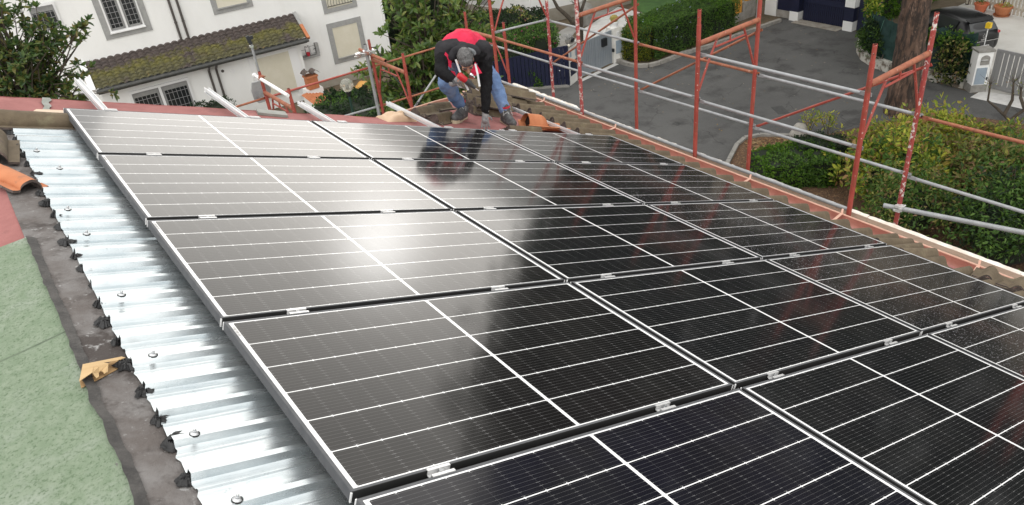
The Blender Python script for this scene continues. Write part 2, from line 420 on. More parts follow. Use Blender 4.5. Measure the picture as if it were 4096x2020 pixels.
for j in range(3):
    for i in range(5):
        Mx = ROOFM @ Matrix.Translation((j * PU, -i * PV, 0))
        p = thing('solar_panel', 'black solar panel with white cell lines, %s, %s%s' % (rown[i], coln[j], ', speckled with drops' if j == 2 else ''), 'solar panel', M=Mx, group='solar panels laid in rows on the roof')
        if min(j, 1) not in fr_me:
            o = build('panel_frame', frame_mb(0 if j == 0 else 2), [M['frame'], M['white_plastic'], M['back_gap_shade']], p, world=False); fr_me[min(j, 1)] = o.data
        else:
            o = bpy.data.objects.new('panel_frame', fr_me[min(j, 1)]); COL.objects.link(o); o.parent = p
        key = 3 if (i == 4 and j == 0) else j
        if key not in gl_me:
            mb = MB(); mb.poly([(.010, -.010, -.0016), (PL - .010, -.010, -.0016), (PL - .010, -PW + .010, -.0016), (.010, -PW + .010, -.0016)])
            # back sheet under the glass
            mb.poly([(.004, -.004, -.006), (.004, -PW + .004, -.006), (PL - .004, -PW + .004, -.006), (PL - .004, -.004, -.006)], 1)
            o = build('panel_glass', mb, [PM4 if key == 3 else PM[j], M['back_gap_shade']], p, world=False, fix=False); gl_me[key] = o.data
        else:
            o = bpy.data.objects.new('panel_glass', gl_me[key]); COL.objects.link(o); o.parent = p
        if j == 0 and i in (1, 2, 3):
            mb = MB(); mb.poly([(.013, -.03, -.001), (.0255, -.03, -.001), (.0255, -.125, -.001), (.013, -.125, -.001)])
            for k in range(9): mb.poly([(.0145, -.045 - k * .0085, -.0006), (.024, -.045 - k * .0085, -.0006), (.024, -.048 - k * .0085 - (k % 3) * .0012, -.0006), (.0145, -.048 - k * .0085 - (k % 3) * .0012, -.0006)], 1)
            build('barcode_sticker', mb, [M['white_plastic'], M['conc']], p, world=False, fix=False)

# mid clamps between the rows, end clamps along the far edge
def clamp_mb():
    mb = MB()
    mb.span((-.04, -.02, .0005), (.04, -.012, .004)); mb.span((-.04, .012, .0005), (.04, .02, .004))
    mb.span((-.04, -.012, -.012), (.04, -.009, .004)); mb.span((-.04, .009, -.012), (.04, .012, .004))
    mb.span((-.04, -.009, -.015), (.04, .009, -.012))
    return mb
def bolt_mb():
    mb = MB(); mb.lathe([(0, .002), (.004, .002), (.0045, .004), (.0065, .004), (.0065, -.012), (0, -.012)], n=12); return mb
c0 = None
order = ['first', 'second', 'third', 'fourth', 'fifth', 'sixth']
for i in range(0, 5):
    for k, x in enumerate(RAILS_X):
        if i == 0: y = .012; lab = 'silver end clamp on the far edge of the panels, %s from the left' % order[k]
        else:
            y = -i * PV + .015
            lab = 'silver clamp in the %s gap between panel rows, %s from the left' % (['', 'farthest', 'second', 'third', 'nearest'][i], order[k])
        Mx = ROOFM @ Matrix.Translation((x + [0, .012, -.01, .005, -.006][i], y, 0))
        grp = 'silver clamps holding the solar panels'
        if c0 is None:
            c0 = thing('panel_clamp', lab, 'clamp', M=Mx, group=grp)
            build('clamp_body', clamp_mb(), M['steelclamp'], c0, world=False); build('clamp_bolt', bolt_mb(), M['bolt'], c0, world=False)
        else: copy_thing(c0, Mx, lab)

# mounting rails running under the panels and past their far edge
def rail_mb(L0, L1):
    mb = MB(); prof = [(-.021, -.040), (.021, -.040), (.021, -.0365), (.0065, -.0365), (.0065, -.026), (.021, -.023), (.021, 0), (.0145, 0), (.0145, -.012), (.0095, -.016), (-.0095, -.016), (-.0145, -.012), (-.0145, 0), (-.021, 0), (-.021, -.023), (-.0065, -.026), (-.0065, -.0365), (-.021, -.0365)]
    mb.prism([(a, L0, b - .037) for a, b in prof], (0, L1 - L0, 0)); return mb
ends = [1.235, 1.21, .895, 1.175, .2, 1.5]
rl = ['aluminium rail jutting past the roof edge, first from the left', 'aluminium rail jutting past the roof edge, second from the left', 'aluminium rail jutting past the roof edge by the winch tube', 'aluminium rail jutting past the roof edge beside the worker', 'aluminium rail ending under the panels by the gloved hand', 'aluminium rail passing behind the terracotta vent tile']
for k, x in enumerate(RAILS_X):
    Mx = ROOFM @ Matrix.Translation((x, 0, 0))
    o = build('mounting_rail', rail_mb(-5.6, ends[k]), M['alu'], None, world=False)
    o.matrix_basis = Mx; WM[o.name] = Mx
    tag(o, rl[k], 'rail', 'aluminium rails under the solar panels')

# house under the panels
hs = thing('house', 'near house with red membrane roof being fitted with solar panels', 'house', M=Matrix.Translation((0, 0, GZ)))
RS = -.13
def rgrid(x0, x1, y0, y1, z, nx, ny, amp=.004, sc=2.2):
    mb = MB()
    def fn(a, b):
        x = x0 + (x1 - x0) * a; y = y0 + (y1 - y0) * b
        return roof(x, y, z + amp * mnoise.noise(V((x * sc, y * sc, 0))))
    mb.grid(fn, nx, ny); return mb
# main slope with its hip corner
mb = MB()
def slope(a, b):
    y = -7.0 + (7.8 * a if a < .999 else 7.8)
    x = -.47 + (6.47) * b
    w = .006 * mnoise.noise(V((x * 2.1, y * 2.1, 3))) + .003 * mnoise.noise(V((x * 6, y * 6, 5)))
    return roof(x, y, RS + w)
mb.grid(slope, 60, 50)
# grey worn patch where the mineral has come off
wp_ = MB(); wp_.grid(lambda a, b: roof(-.075 + .085 * a + (b - .5) * (.05 + .03 * mnoise.noise(V((a * 5, 2, 0)))) + .02 * mnoise.noise(V((a * 6, 0, 0))), .16 + .64 * a, RS + .012), 24, 3); build('worn_patch', wp_, M['slabgrey'], hs, smooth=True)
# ragged far lip of the membrane
for k in range(90):
    x0 = -.47 + k * .04; x1 = x0 + .04
    if x1 > 3.25: break
    e = lambda x: .802 + .025 * mnoise.noise(V((x * 2.3, 9, 0))) + .008 * mnoise.noise(V((x * 11, 2, 0)))
    mb.add([roof(x0, .795, RS - .001), roof(x1, .795, RS - .001), roof(x1, e(x1), RS + .004), roof(x0, e(x0), RS + .004), roof(x0, e(x0), RS - .02), roof(x1, e(x1), RS - .02)], [(0, 1, 2, 3), (3, 2, 5, 4)])
hx = lambda t: (3.22 + t * 2.9)
hp = []                                            # hip triangle beyond y=.8
A = roof(3.22, .8, RS); B = roof(6.0, .8, RS); Cc = V((5.95, 3.72, roof(0, 0, 0).z - math.tan(TILT) * 5.95 - .139))
n = 14
for a in range(n):
    for b in range(n - a):
        P = lambda u, v: A + (B - A) * (u / n) + (Cc - B) * (v / n)
        # triangle with corners A, B, C (u + v form)
        q = lambda i, j: A.lerp(B, (i + j) / n) + (Cc - B) * (j / n)
        mb.poly([q(a, b), q(a + 1, b), q(a, b + 1)])
        if a + b < n - 1: mb.poly([q(a + 1, b), q(a + 1, b + 1), q(a, b + 1)])
build('roof_membrane', mb, M['bitumen_red'], hs, smooth=True)
# far hip face, pale green, down to the far eave
mb = MB(); hz = lambda X: -math.tan(TILT) * X - .139
TL = V((2.9, .83, hz(3.02) - .03)); 
def hipf(a, b):
    X = 3.0 + 3.0 * a
    top = V((X, .8 + (X - 3.0) * 1.0, hz(X) - .004)); bot = V((max(3.0, X) , 4.06 - .08 * max(0, X - 4.4), -2.63))
    return top.lerp(bot, b) + V((0, 0, .006 * mnoise.noise(V((X * 3, b * 4, 0)))))
mb.grid(hipf, 20, 14)
build('green_membrane_slope', mb, M['bitumen_pale'], hs, smooth=True)
# ridge strip where the photographer stands: red far, green near
mb = MB(); mb.grid(lambda a, b: roof(-.47, .8 - 2.84 * a, RS + .003) + V((-(1.9) * b, 0, -.1 * b)), 20, 8)
build('ridge_membrane', mb, M['bitumen_red'], hs, smooth=True)
mb = MB()
def gfn(a, b):
    y = -2.037 - 4.6 * a
    ed = -.462 + .020 * mnoise.noise(V((y * 2.2, 1, 0))) + .012 * mnoise.noise(V((y * 9, 4, 0))) + .008 * mnoise.noise(V((y * 31, 4, 0)))
    p = roof(ed, y, RS + .014)
    return p + V((-1.9 * b, 0, -.1 * b + .004 * mnoise.noise(V((y * 3, b * 6, 0)))))
mb.grid(gfn, 160, 24)
gmem = build('green_membrane', mb, M['bitumen_green'], hs, smooth=True)
for y0 in (-2.98, -4.02):                       # lap joints
    mb = MB(); mb.grid(lambda a, b: gfn((-2.037 - y0) / 4.6 * 1.0 + .0009 * b + .002 * mnoise.noise(V((a * 9, y0, 0))), a) + V((0, 0, .004 - .003 * b)), 60, 1); build('lap_joint', mb, M['seam_green'], gmem, smooth=True)
# brown tar strip with a ragged edge
mb = MB()
PER = .168
def tfn(a, b):
    y = .05 - 6.6 * a
    l = -.478; r = -.262 + .014 * mnoise.noise(V((y * 7, 0, 0))) + .012 * mnoise.noise(V((y * 21, 5, 0)))
    ph = ((-y - .627 + PER * .5) / PER) % 1.0                # creeps up between the ribs
    r += .045 * math.sin(PI * ph) ** 1.0 - .04
    x = l + (r - l) * b
    return roof(x, y, RS + .004 + .019 * b + .004 * mnoise.noise(V((x * 14, y * 14, 0))))
mb.grid(tfn, 500, 14)
build('tar_strip', mb, M['tar'], hs, smooth=True)
# corrugated galvanised sheet: narrow ribs with flat pans
def metal_sheet():
    m, nt, b = newmat('galvanised_sheet'); g = NG(nt)
    v = g.obj(); n1 = g.noise(v, 3.2, 5, .65); n2 = g.noise(g.scalevec(v, (1.2, 9, 1)), 3, 4, .6); sp = g.noise(v, 90, 3, .7)
    c = g.mix(g.ramp(n1, .35, .7), (.66, .70, .715), (.5, .56, .59))
    c = g.mix(g.m('MULTIPLY', g.ramp(sp, .6, .68), g.ramp(n1, .5, .75)), c, (.3, .33, .35))
    g.l(c, b.inputs['Base Color']); b.inputs['Metallic'].default_value = .78
    g.l(g.m('ADD', g.m('MULTIPLY', n2, .24), .14), b.inputs['Roughness'])
    g.l(g.bump(g.noise(g.scalevec(v, (.8, 5, 1)), 4, 3), .12, .02), b.inputs['Normal'])
    return m
M['sheet'] = metal_sheet()
prof = [(-.084, 0), (-.030, 0), (-.020, .004), (-.012, .027), (.012, .027), (.020, .004), (.030, 0), (.052, 0), (.055, .004), (.060, .004), (.063, 0), (.084, 0)]
mb = MB(); ys = []; zs = []
k = 0
while True:
    yc = .627 - 3 * PER + k * PER
    if yc > 6.6: break
    for dy, dz in prof[:-1]:
        ys.append(-(yc + dy)); zs.append(dz)
    k += 1
xs = [-.325, -.30, -.2, -.1, 0, .15, .4, .8]
for x in xs:
    for y, z in zip(ys, zs):
        d = .002 * mnoise.noise(V((x * 5, y * 5, 2)))
        jag = 0
        if x < -.32: jag = .012 * mnoise.noise(V((y * 30, 0, 7)))
        mb.v.append(roof(x + jag, y, RS + .028 + z + d))
nY = len(ys)
for i in range(len(xs) - 1):
    for j in range(nY - 1):
        mb.f.append([i * nY + j, i * nY + j + 1, (i + 1) * nY + j + 1, (i + 1) * nY + j]); mb.m.append(0)
sheet = build('corrugated_sheet', mb, M['sheet'], hs, smooth=30)
sv = [(.719, -.205), (1.114, -.14), (1.717, -.21), (2.099, -.189), (2.704, -.187), (3.283, -.195), (3.689, -.202), (4.084, -.188), (4.62, -.19)]
s0 = None
for v, x in sv:
    yr = -(round((v + .06 - .627) / PER) * PER + .627)
    mb = MB(); c = roof(x - .06, yr, RS + .028 + .027)
    rot = ROOFM.to_3x3()
    mb.lathe([(a * .68, b * .72) for a, b in [(.021, 0), (.0215, .004), (.016, .009), (.009, .011), (.009, .0135), (.0105, .0135), (.0105, .0155), (.0065, .0165), (.0065, .024), (.005, .026), (0, .026)]], c, 14, rot)
    mb.lathe([(.016, -.003), (.0165, .002), (.0142, .003)], c, 14, rot, 1)
    build('roof_screw', mb, [M['bolt'], M['rubber']], sheet, smooth=True)
# torn bitumen paste over the rib ends
for k in range(38):
    v = .627 - 3 * PER + k * PER
    if v > 6: break
    rnd = random.Random(k * 13 + 5); mb = MB(); big = rnd.choice((.55, .65, .75, .85, .95))
    cx, cy = -.322 + rnd.uniform(-.02, .012), -v + rnd.uniform(-.02, .02)
    n = 34; rim = []; mid = []
    for q in range(n):
        a = 2 * PI * q / n; r = 1 + .5 * mnoise.noise(V((math.cos(a) * 1.6, math.sin(a) * 1.6, k * 3.1))) + rnd.uniform(-.14, .14)
        sp = rnd.uniform(.7, 1.6) if math.cos(a) > .35 else 1          # torn towards the metal
        x = cx + math.cos(a) * .036 * big * r * sp; y = cy + math.sin(a) * .040 * big * r
        rim.append(roof(x, y, RS + .030 + (.006 if x > -.31 else -.008)))
        mid.append(roof(cx + (x - cx) * .55, cy + (y - cy) * .55, RS + .036 + .009 * rnd.random()))
    c = roof(cx, cy, RS + .037)
    b0 = len(mb.v); mb.v += rim + mid + [c]
    for q in range(n):
        w_ = (q + 1) % n; mb.f += [[b0 + q, b0 + w_, b0 + n + w_, b0 + n + q], [b0 + n + q, b0 + n + w_, b0 + 2 * n]]; mb.m += [0, 0]
    build('bitumen_patch', mb, M['sealant'], hs, smooth=30)
# black paste squeezed out along the seam of the green membrane
mb = MB(); N_ = 420
for q in range(N_ + 1):
    y = -2.05 - 4.5 * q / N_
    e = -.462 + .020 * mnoise.noise(V((y * 2.2, 1, 0))) + .012 * mnoise.noise(V((y * 9, 4, 0)))
    w1 = .010 + .016 * max(0, mnoise.noise(V((y * 4, 7, 0)))) + .010 * abs(mnoise.noise(V((y * 40, 7, 2))))
    mb.v += [roof(e - .014 - .010 * abs(mnoise.noise(V((y * 13, 1, 5)))), y, RS + .0235), roof(e + w1 + .008, y, RS + .0155)]
for q in range(N_): a = q * 2; mb.f.append([a, a + 1, a + 3, a + 2]); mb.m.append(0)
build('seam_paste', mb, M['seam'], hs, smooth=True)

# eave gutters
mb = MB()
def gut(prof, pts, mbx, mi=0):
    # prof in (outward, up); pts: list of (point, outward vector)
    b = len(mbx.v); n = len(prof)
    for p, o in pts:
        for a, z in prof: mbx.v.append(V(p) + V(o) * a + V((0, 0, z)))
    for i in range(len(pts) - 1):
        for j in range(n - 1):
            mbx.f.append([b + i * n + j, b + i * n + j + 1, b + (i + 1) * n + j + 1, b + (i + 1) * n + j]); mbx.m.append(mi)
GP = [(-.06, .03), (-.055, -.05), (-.02, -.085), (.06, -.10), (.15, -.085), (.185, -.05), (.192, 0), (.207, .003), (.21, -.012), (.197, -.02)]
gx, gz = 5.85, -2.50
pts = [((gx, y, gz), (1, 0, 0)) for y in (-7, -5, -3, -1, 1, 3, 3.8)]
gut(GP, pts, mb)
gu = build('gutter', mb, M['gutter'], hs, smooth=50)
mb = MB(); mb.path([(gx + .203, -7, gz + .002), (gx + .203, 3.8, gz + .002)], .009, 8)
build('gutter_rim', mb, M['gutter_lip'], gu, smooth=True)
for y in (2.62, 1.12, -1.06, -2.2, -3.55):
    mb = MB(); mb.bar((gx - .03, y - .05, gz + .045), (gx + .205, y, gz + .010), .028, .003); mb.bar((gx + .2, y, gz + .01), (gx + .225, y + .01, gz + .05), .02, .003)
    build('gutter_strap', mb, M['gutter_lip'], gu)
mb = MB(); gp2 = [((3.0, 4.10, -2.62), (0, 1, 0)), ((4.42, 4.08, -2.62), (0, 1, 0)), ((5.08, 4.02, -2.62), (.05, 1, 0)), ((5.8, 3.82, -2.60), (.2, .98, 0)), ((6.0, 3.8, -2.60), (.4, .9, 0))]
gut([(-.1, .035), (-.07, .0), (-.04, -.06), (.04, -.08), (.1, -.05), (.115, .03), (.13, .035), (.135, .02)], gp2, mb)
g2 = build('hip_gutter', mb, M['gutter'], hs, smooth=50)
mb = MB(); mb.path([V(p) + V(o) * .122 + V((0, 0, .036)) for p, o in gp2], .011, 8); build('gutter_rim', mb, M['gutter_lip'], g2, smooth=True)
for X in (4.75, 5.6):
    mb = MB(); mb.bar((X - .1, 3.72, -2.50), (X + .03, 4.15, -2.58), .03, .004); build('gutter_strap', mb, M['gutter_lip'], g2)
# walls below
mb = MB(); mb.span((-6, -9, GZ), (5.6, .72, -2.6)); mb.span((2.9, .72, GZ), (5.6, 3.8, -2.75)); mb.prism([(-6, .72, -2.6), (5.6, .72, -2.6), (3.0, .72, -1.33), (-.47, .72, -.05), (-2.4, .72, -.1), (-6, .72, -1.4)], (0, -.2, 0))
build('house_wall', mb, M['wall_white'], hs)

# ------------------------------------------------------------------ tiles
def tile_mb(L=.60, Wd=.44, waves=2, h=.062, n=22, broken=None, seed=0, capped=True):
    """concrete tile lying in its own frame: x down the slope from 0 to L, y across"""
    mb = MB(); t = .016; rnd = random.Random(seed)
    def pr(q):                                    # roll profile
        ph = (q * waves) % 1.0
        return h * (max(0, math.cos((ph - .5) * 2 * PI)) ** .8 if abs(ph - .5) < .25 else 0) + .010 * (.5 - .5 * math.cos(2 * PI * ph))
    nx = 8
    top = []; bot = []
    for i in range(nx + 1):
        for j in range(n + 1):
            q = j / n; x = L * i / nx
            if i == 0: x += (.018 * mnoise.noise(V((q * 9, seed, 0))) + .012 * mnoise.noise(V((q * 30, seed, 4))))
            if broken and i == nx: x -= broken * abs(mnoise.noise(V((q * 5, seed, 0))))
            z = pr(q) + .010 * (1 - i / nx) * 0
            top.append(V((x, (q - .5) * Wd, z + t))); bot.append(V((x, (q - .5) * Wd, z)))
    b = len(mb.v); mb.v += top + bot; N = len(top)
    for i in range(nx):
        for j in range(n):
            a = i * (n + 1) + j
            mb.f.append([a, a + n + 1, a + n + 2, a + 1]); mb.m.append(0)
            mb.f.append([N + a, N + a + 1, N + a + n + 2, N + a + n + 1]); mb.m.append(1)
    for j in range(n):
        a = j; mb.f.append([a, a + 1, N + a + 1, N + a]); mb.m.append(1)
        a = nx * (n + 1) + j; mb.f.append([a, N + a, N + a + 1, a + 1]); mb.m.append(1)
    for i in range(nx):
        a = i * (n + 1); c = a + n
        mb.f.append([a, N + a, N + a + n + 1, a + n + 1]); mb.m.append(1)
        mb.f.append([c, c + n + 1, N + c + n + 1, N + c]); mb.m.append(1)
    # thick closed head under the rolls
    hd = [V((.004, (j / n - .5) * Wd, pr(j / n) - .001)) for j in range(n + 1)]
    if capped: mb.poly(hd + [V((.004, Wd * .5, -.012)), V((.004, -Wd * .5, -.012))], 1)
    # interlock ribs at the head
    for q in (.02, .045): mb.box((L * .5 * q + .02, 0, .02), (.008, Wd * .96, .012), None, 1)
    return mb
tmeshes = []
for s in range(4):
    mb = tile_mb(seed=s); me = build('tmp', mb, [M['tile'], M['tile_edge']], None, world=False, smooth=50)
    tmeshes.append(me.data); bpy.data.objects.remove(me)
k = 0; y = 3.02
while y > -5.6:
    o = bpy.data.objects.new('roof_tile', tmeshes[k % 4]); COL.objects.link(o)
    rnd = random.Random(k + 40)
    lift = .035 if abs(y + 3.1) < .2 else 0
    if y > .8: lift += .012
    Mx = ROOFM @ Matrix.Translation((5.235 + rnd.uniform(-.012, .012), y, -.125 + lift)) @ Matrix.Rotation(rnd.uniform(-.012, .012), 4, 'Z') @ Matrix.Rotation(rnd.uniform(0, .01), 4, 'Y')
    o.matrix_basis = Mx
    tag(o, 'brown concrete roll tile laid in the eave course above the red gutter', 'roof tile', 'brown tiles of the eave course')
    k += 1; y -= .442

def place(name, mb, mats, x, y, z, rz=0, ry=0, rx=0, label='', cat='', group=None, smooth=50, rs=0, **kw):
    """thing of one mesh set on the roof in roof coordinates"""
    o = build(name, mb, mats, None, world=False, smooth=smooth)
    Mx = ROOFM @ Matrix.Translation((x, y, z)) @ Matrix.Rotation(rz, 4, 'Z') @ Matrix.Rotation(ry, 4, 'Y') @ Matrix.Rotation(rx, 4, 'X')
    o.matrix_basis = Mx; WM[o.name] = Mx
    return tag(o, label, cat, group)
TT = [M['tile'], M['tile_edge']]
def barrel_mb(L, r, seed):
    """ridge tile: half-round barrel with a flat flange on each side"""
    mb = MB(); n = 26; nx = 10; t = .014
    prof = [(-r * 1.75, .012), (-r * 1.3, .008)] + [(-r * math.cos(PI * k / n), r * .95 * math.sin(PI * k / n) + .008) for k in range(n + 1)] + [(r * 1.3, .008), (r * 1.75, .012)]
    for s in (0, 1):
        for i in range(nx + 1):
            for a, z in prof:
                x = L * i / nx + (.012 * mnoise.noise(V((a * 25, seed, i // nx))) if i in (0, nx) else 0)
                k = 1 - .10 * i / nx
                mb.v.append(V((x, a * k, z * k - t * s + .004 * mnoise.noise(V((x * 9, a * 12, seed))))))
    w = len(prof); N = w * (nx + 1)
    for i in range(nx):
        for j in range(w - 1):
            a = i * w + j; mb.f.append([a, a + w, a + w + 1, a + 1]); mb.m.append(0)
            mb.f.append([N + a, N + a + 1, N + a + w + 1, N + a + w]); mb.m.append(1)
    for j in range(w - 1):
        for e in (0, nx * w): a = e + j; mb.f.append([a, a + 1, N + a + 1, N + a]); mb.m.append(1)
    for i in range(nx):
        for j in (0, w - 1): a = i * w + j; mb.f.append([a, a + w, N + a + w, N + a]); mb.m.append(1)
    return mb
place('roof_tile', tile_mb(seed=11, L=.50, capped=False), TT, 5.36, -3.24, -.085, rz=R(-7), ry=R(1), label='loose brown tile lying skewed over the eave course at the right', cat='roof tile', group='loose roof tiles')
place('roof_tile', tile_mb(seed=12, broken=.2, L=.34, h=.045), TT, 5.66, -4.02, -.085, rz=R(14), ry=R(-3), label='broken brown tile propped against the plank at the right edge', cat='roof tile', group='loose roof tiles')
place('roof_tile', barrel_mb(.44, .085, 3), TT, -.42, -.15, -.085, rz=R(2), label='brown ridge tile resting across the far end of the corrugated sheet', cat='roof tile', group='loose roof tiles')
place('roof_tile', barrel_mb(.46, .08, 4), TT, -.455, -.50, -.10, rz=R(-95), label='mossy brown tile cut off by the left picture edge', cat='roof tile', group='loose roof tiles')
place('roof_tile', barrel_mb(.42, .058, 5), [M['terracotta'], M['tile_edge']], -.53, -1.03, -.118, rz=R(-68), ry=R(-2), label='orange terracotta barrel tile lying on the tar strip', cat='roof tile', group='loose roof tiles')
place('roof_tile', tile_mb(seed=16, L=.46, waves=1, Wd=.2, h=.05), TT, 4.20, .44, -.125, rz=R(2), label='brown tile between the panel edge and the terracotta vent tile', cat='roof tile', group='loose roof tiles')
# stack between the worker's feet
stk = ['bottom tile of the stack behind the gloved hand', 'second tile of the stack behind the gloved hand', 'third tile of the stack behind the gloved hand', 'top tile of the stack behind the gloved hand']
for q in range(4):
    place('roof_tile', tile_mb(seed=20 + q, L=.50), TT, 4.30 + .03 * q + (.09 if q == 3 else 0), 1.40 + .03 * (q % 2) + .02 * q, -.122 + q * .046, rz=R([-4, 3, -7, 12][q]), ry=R(3), label=stk[q], cat='roof tile', group='tiles stacked behind the worker')
stk2 = ['bottom tile of the pile behind the left leg', 'middle tile of the pile behind the left leg', 'top tile of the pile behind the left leg', 'mossy tile on the far pile by the plank']
for q in range(4):
    place('roof_tile', tile_mb(seed=30 + q, L=.50), TT, 4.92 + .04 * q + (.1 if q == 3 else 0), 1.83 + .05 * q, -.122 + q * .05, rz=R([6, -5, 8, -14][q]), ry=R(2), label=stk2[q], cat='roof tile', group='tiles piled near the eave corner')
place('roof_tile', tile_mb(seed=41, L=.44, broken=.18, waves=1, Wd=.24), TT, 3.28, .84, -.10, rz=R(31), rx=R(-8), label='broken tile on the pale green membrane left of the boot', cat='roof tile', group='broken tiles beside the boot')
place('roof_tile', tile_mb(seed=42, L=.40, broken=.22, waves=1, Wd=.22), TT, 3.42, .70, -.118, rz=R(33), rx=R(10), label='broken tile touching the boot, nearest the panels', cat='roof tile', group='broken tiles beside the boot')
place('roof_tile', tile_mb(seed=43, L=.42, broken=.1, waves=1, Wd=.24), TT, 3.62, 1.10, -.10, rz=R(28), rx=R(-12), label='broken tile farthest up the hip behind the boot', cat='roof tile', group='broken tiles beside the boot')
# rags and scraps
mb = MB(); mb.grid(lambda a, b: (a * .22, b * .13, .035 * abs(mnoise.noise(V((a * 3.5, b * 3, 1)))) + .03 * math.sin(a * PI) * math.sin(b * PI)), 16, 12)
place('plastic_scrap', mb, M['white_plastic'], 3.40, .73, -.125, rz=R(35), label='crumpled white plastic scrap among the broken tiles', cat='scrap')
mb = MB(); mb.grid(lambda a, b: (a * .22, b * .07, .012 + .02 * mnoise.noise(V((a * 6, b * 5, 3)))), 14, 8)
place('rag', mb, M['clothred'], 3.56, .74, -.125, rz=R(24), label='red rag by the toe of the boot', cat='rag')
mb = MB()
def sack(a, b):
    x = (a - .5) * .4; y = (b - .5) * .2
    e = math.sin(PI * a) ** .5 * math.sin(PI * b) ** .5
    return (x, y, .10 * e * (.75 + .5 * mnoise.noise(V((a * 5, b * 4, 2)))))
mb.grid(sack, 26, 18); mb.grid(lambda a, b: (sack(a, b)[0], sack(a, b)[1], 0), 2, 2)
place('paper_sack', mb, M['sack'], 3.04, .78, -.13, rz=R(12), label='crumpled beige paper sack at the roof edge', cat='sack', smooth='all')
mb = MB(); mb.prism([(0, 0, 0), (.24, -.05, 0), (.21, -.2, 0), (-.04, -.15, 0)], (0, 0, .022)); 
place('stone_slab', mb, M['slabgrey'], 1.62, .80, -.13, label='grey mossy slab on the red membrane beside the hoist', cat='slab', smooth=False)
mb = MB(); mb.prism([(-.13, .22, 0), (.03, .225, 0), (.045, .15, 0), (-.175, .115, 0)], (0, 0, .03))
place('wood_offcut', mb, M['wood_pale'], 0, 0, -.10, label='pale wood offcut at the far left panel corner', cat='wood', smooth=False)
mb = MB(); mb.prism([(-.75, .1, 0), (-.16, .1, 0), (-.16, .128, 0), (-.75, .13, 0)], (0, 0, .04)); mb.lathe([(.012, .04), (.012, .05), (0, .05)], (-.27, .115, 0), 10)
place('rail_offcut', mb, M['alu'], 0, 0, -.12, label='short aluminium rail behind the brown ridge tile', cat='rail', smooth=False)
# lumps of old mortar left along the tile heads
ml = ['behind the vent tile', 'left of the worker boot', 'at the top of the tile course', 'halfway up the bared tile course', 'by the panel corner', 'between vent tile and eave tiles', 'under the third eave tile', 'beside the red rag']
for q, (x, y) in enumerate(((5.12, .92), (5.16, .62), (5.20, 1.6), (5.17, 1.3), (5.17, .25), (5.10, .45), (5.19, 2.0), (5.15, 1.08))):
    mb = MB(); rn = random.Random(q); mb.ball((0, 0, 0), (.035 + .02 * rn.random(), .06 + .03 * rn.random(), .022), 12, 8)
    mb.v = [p * (1 + .5 * mnoise.noise(p * 30 + V((q, 0, 0)))) for p in mb.v]
    place('mortar_lump', mb, M['mortar'], x, y, -.118, rz=q, label='grey lump of old mortar ' + ml[q], cat='mortar', group='lumps of old mortar', smooth=True)
# vent tile
vt = thing('vent_tile', 'orange terracotta vent tile with a hooded opening by the panels', 'vent tile', M=ROOFM @ Matrix.Translation((4.60, .62, -.128)) @ Matrix.Rotation(R(-6), 4, 'Z'))
def vbase(a, b):
    x = -.06 + a * .58; y = (b - .5) * .26
    return (x, y, .012 + .03 * (max(0, math.cos((b - .12) * 7)) + max(0, math.cos((b - .9) * 7))))
mb = MB(); mb.grid(vbase, 10, 18); mb.grid(lambda a, b: (vbase(a, b)[0], vbase(a, b)[1], vbase(a, b)[2] + .014), 10, 18)
build('tile_base', mb, M['terracotta'], vt, world=False, smooth=50)
mb = MB()
def hood(a, b):
    th = PI * b; x = -.03 + .30 * a
    r = .105 * (1 - max(0, (a - .55) / .45) ** 2) ** .5 if a < 1 else 0
    return (x, r * math.cos(th) * 1.0, .03 + 1.45 * r * math.sin(th))
mb.grid(hood, 16, 18); mb.grid(lambda a, b: tuple(V(hood(a * .96, b)) * 1 - V((0, (.012 if b < .5 else -.012) * (abs(b - .5) * 2), .013 * math.sin(PI * b)))), 16, 18)
for b in range(18):
    pass
build('vent_hood', mb, M['terracotta'], vt, world=False, smooth='all')
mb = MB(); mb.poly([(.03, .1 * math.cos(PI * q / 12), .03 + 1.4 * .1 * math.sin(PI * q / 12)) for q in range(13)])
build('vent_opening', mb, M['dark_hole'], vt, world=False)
# cardboard corner protector, folded, with its punched tab
cb = thing('cardboard_corner', 'folded cardboard corner protector with a punched tab on the tar strip', 'cardboard', M=ROOFM)
bot = [(-.488, -3.339), (-.492, -3.397), (-.436, -3.36), (-.362, -3.307), (-.355, -3.271), (-.328, -3.25), (-.330, -3.231), (-.40, -3.27)]
mb = MB(); mb.prism([(x, y, -.116) for x, y in bot], (0, 0, .002)); build('lower_flap', mb, M['card_in'], cb, world=False)
top = [(-.466, -3.273, -.10), (-.498, -3.396, -.09), (-.453, -3.36, -.085), (-.444, -3.323, -.088), (-.409, -3.301, -.088), (-.367, -3.302, -.086), (-.338, -3.291, -.086), (-.345, -3.265, -.095)]
mb = MB(); mb.prism(top, (0, 0, .002)); build('upper_flap', mb, M['card'], cb, world=False)
tb = [(-.453, -3.357), (-.445, -3.325), (-.409, -3.302), (-.396, -3.313), (-.404, -3.346), (-.417, -3.356), (-.418, -3.341), (-.423, -3.335), (-.430, -3.341), (-.436, -3.370), (-.445, -3.377)]
mb = MB(); mb.prism([(x, y, -.087 - (i in (4, 5, 6, 7, 8, 9, 10)) * .012) for i, (x, y) in enumerate(tb)], (0, 0, .0018)); build('punched_tab', mb, M['card'], cb, world=False)
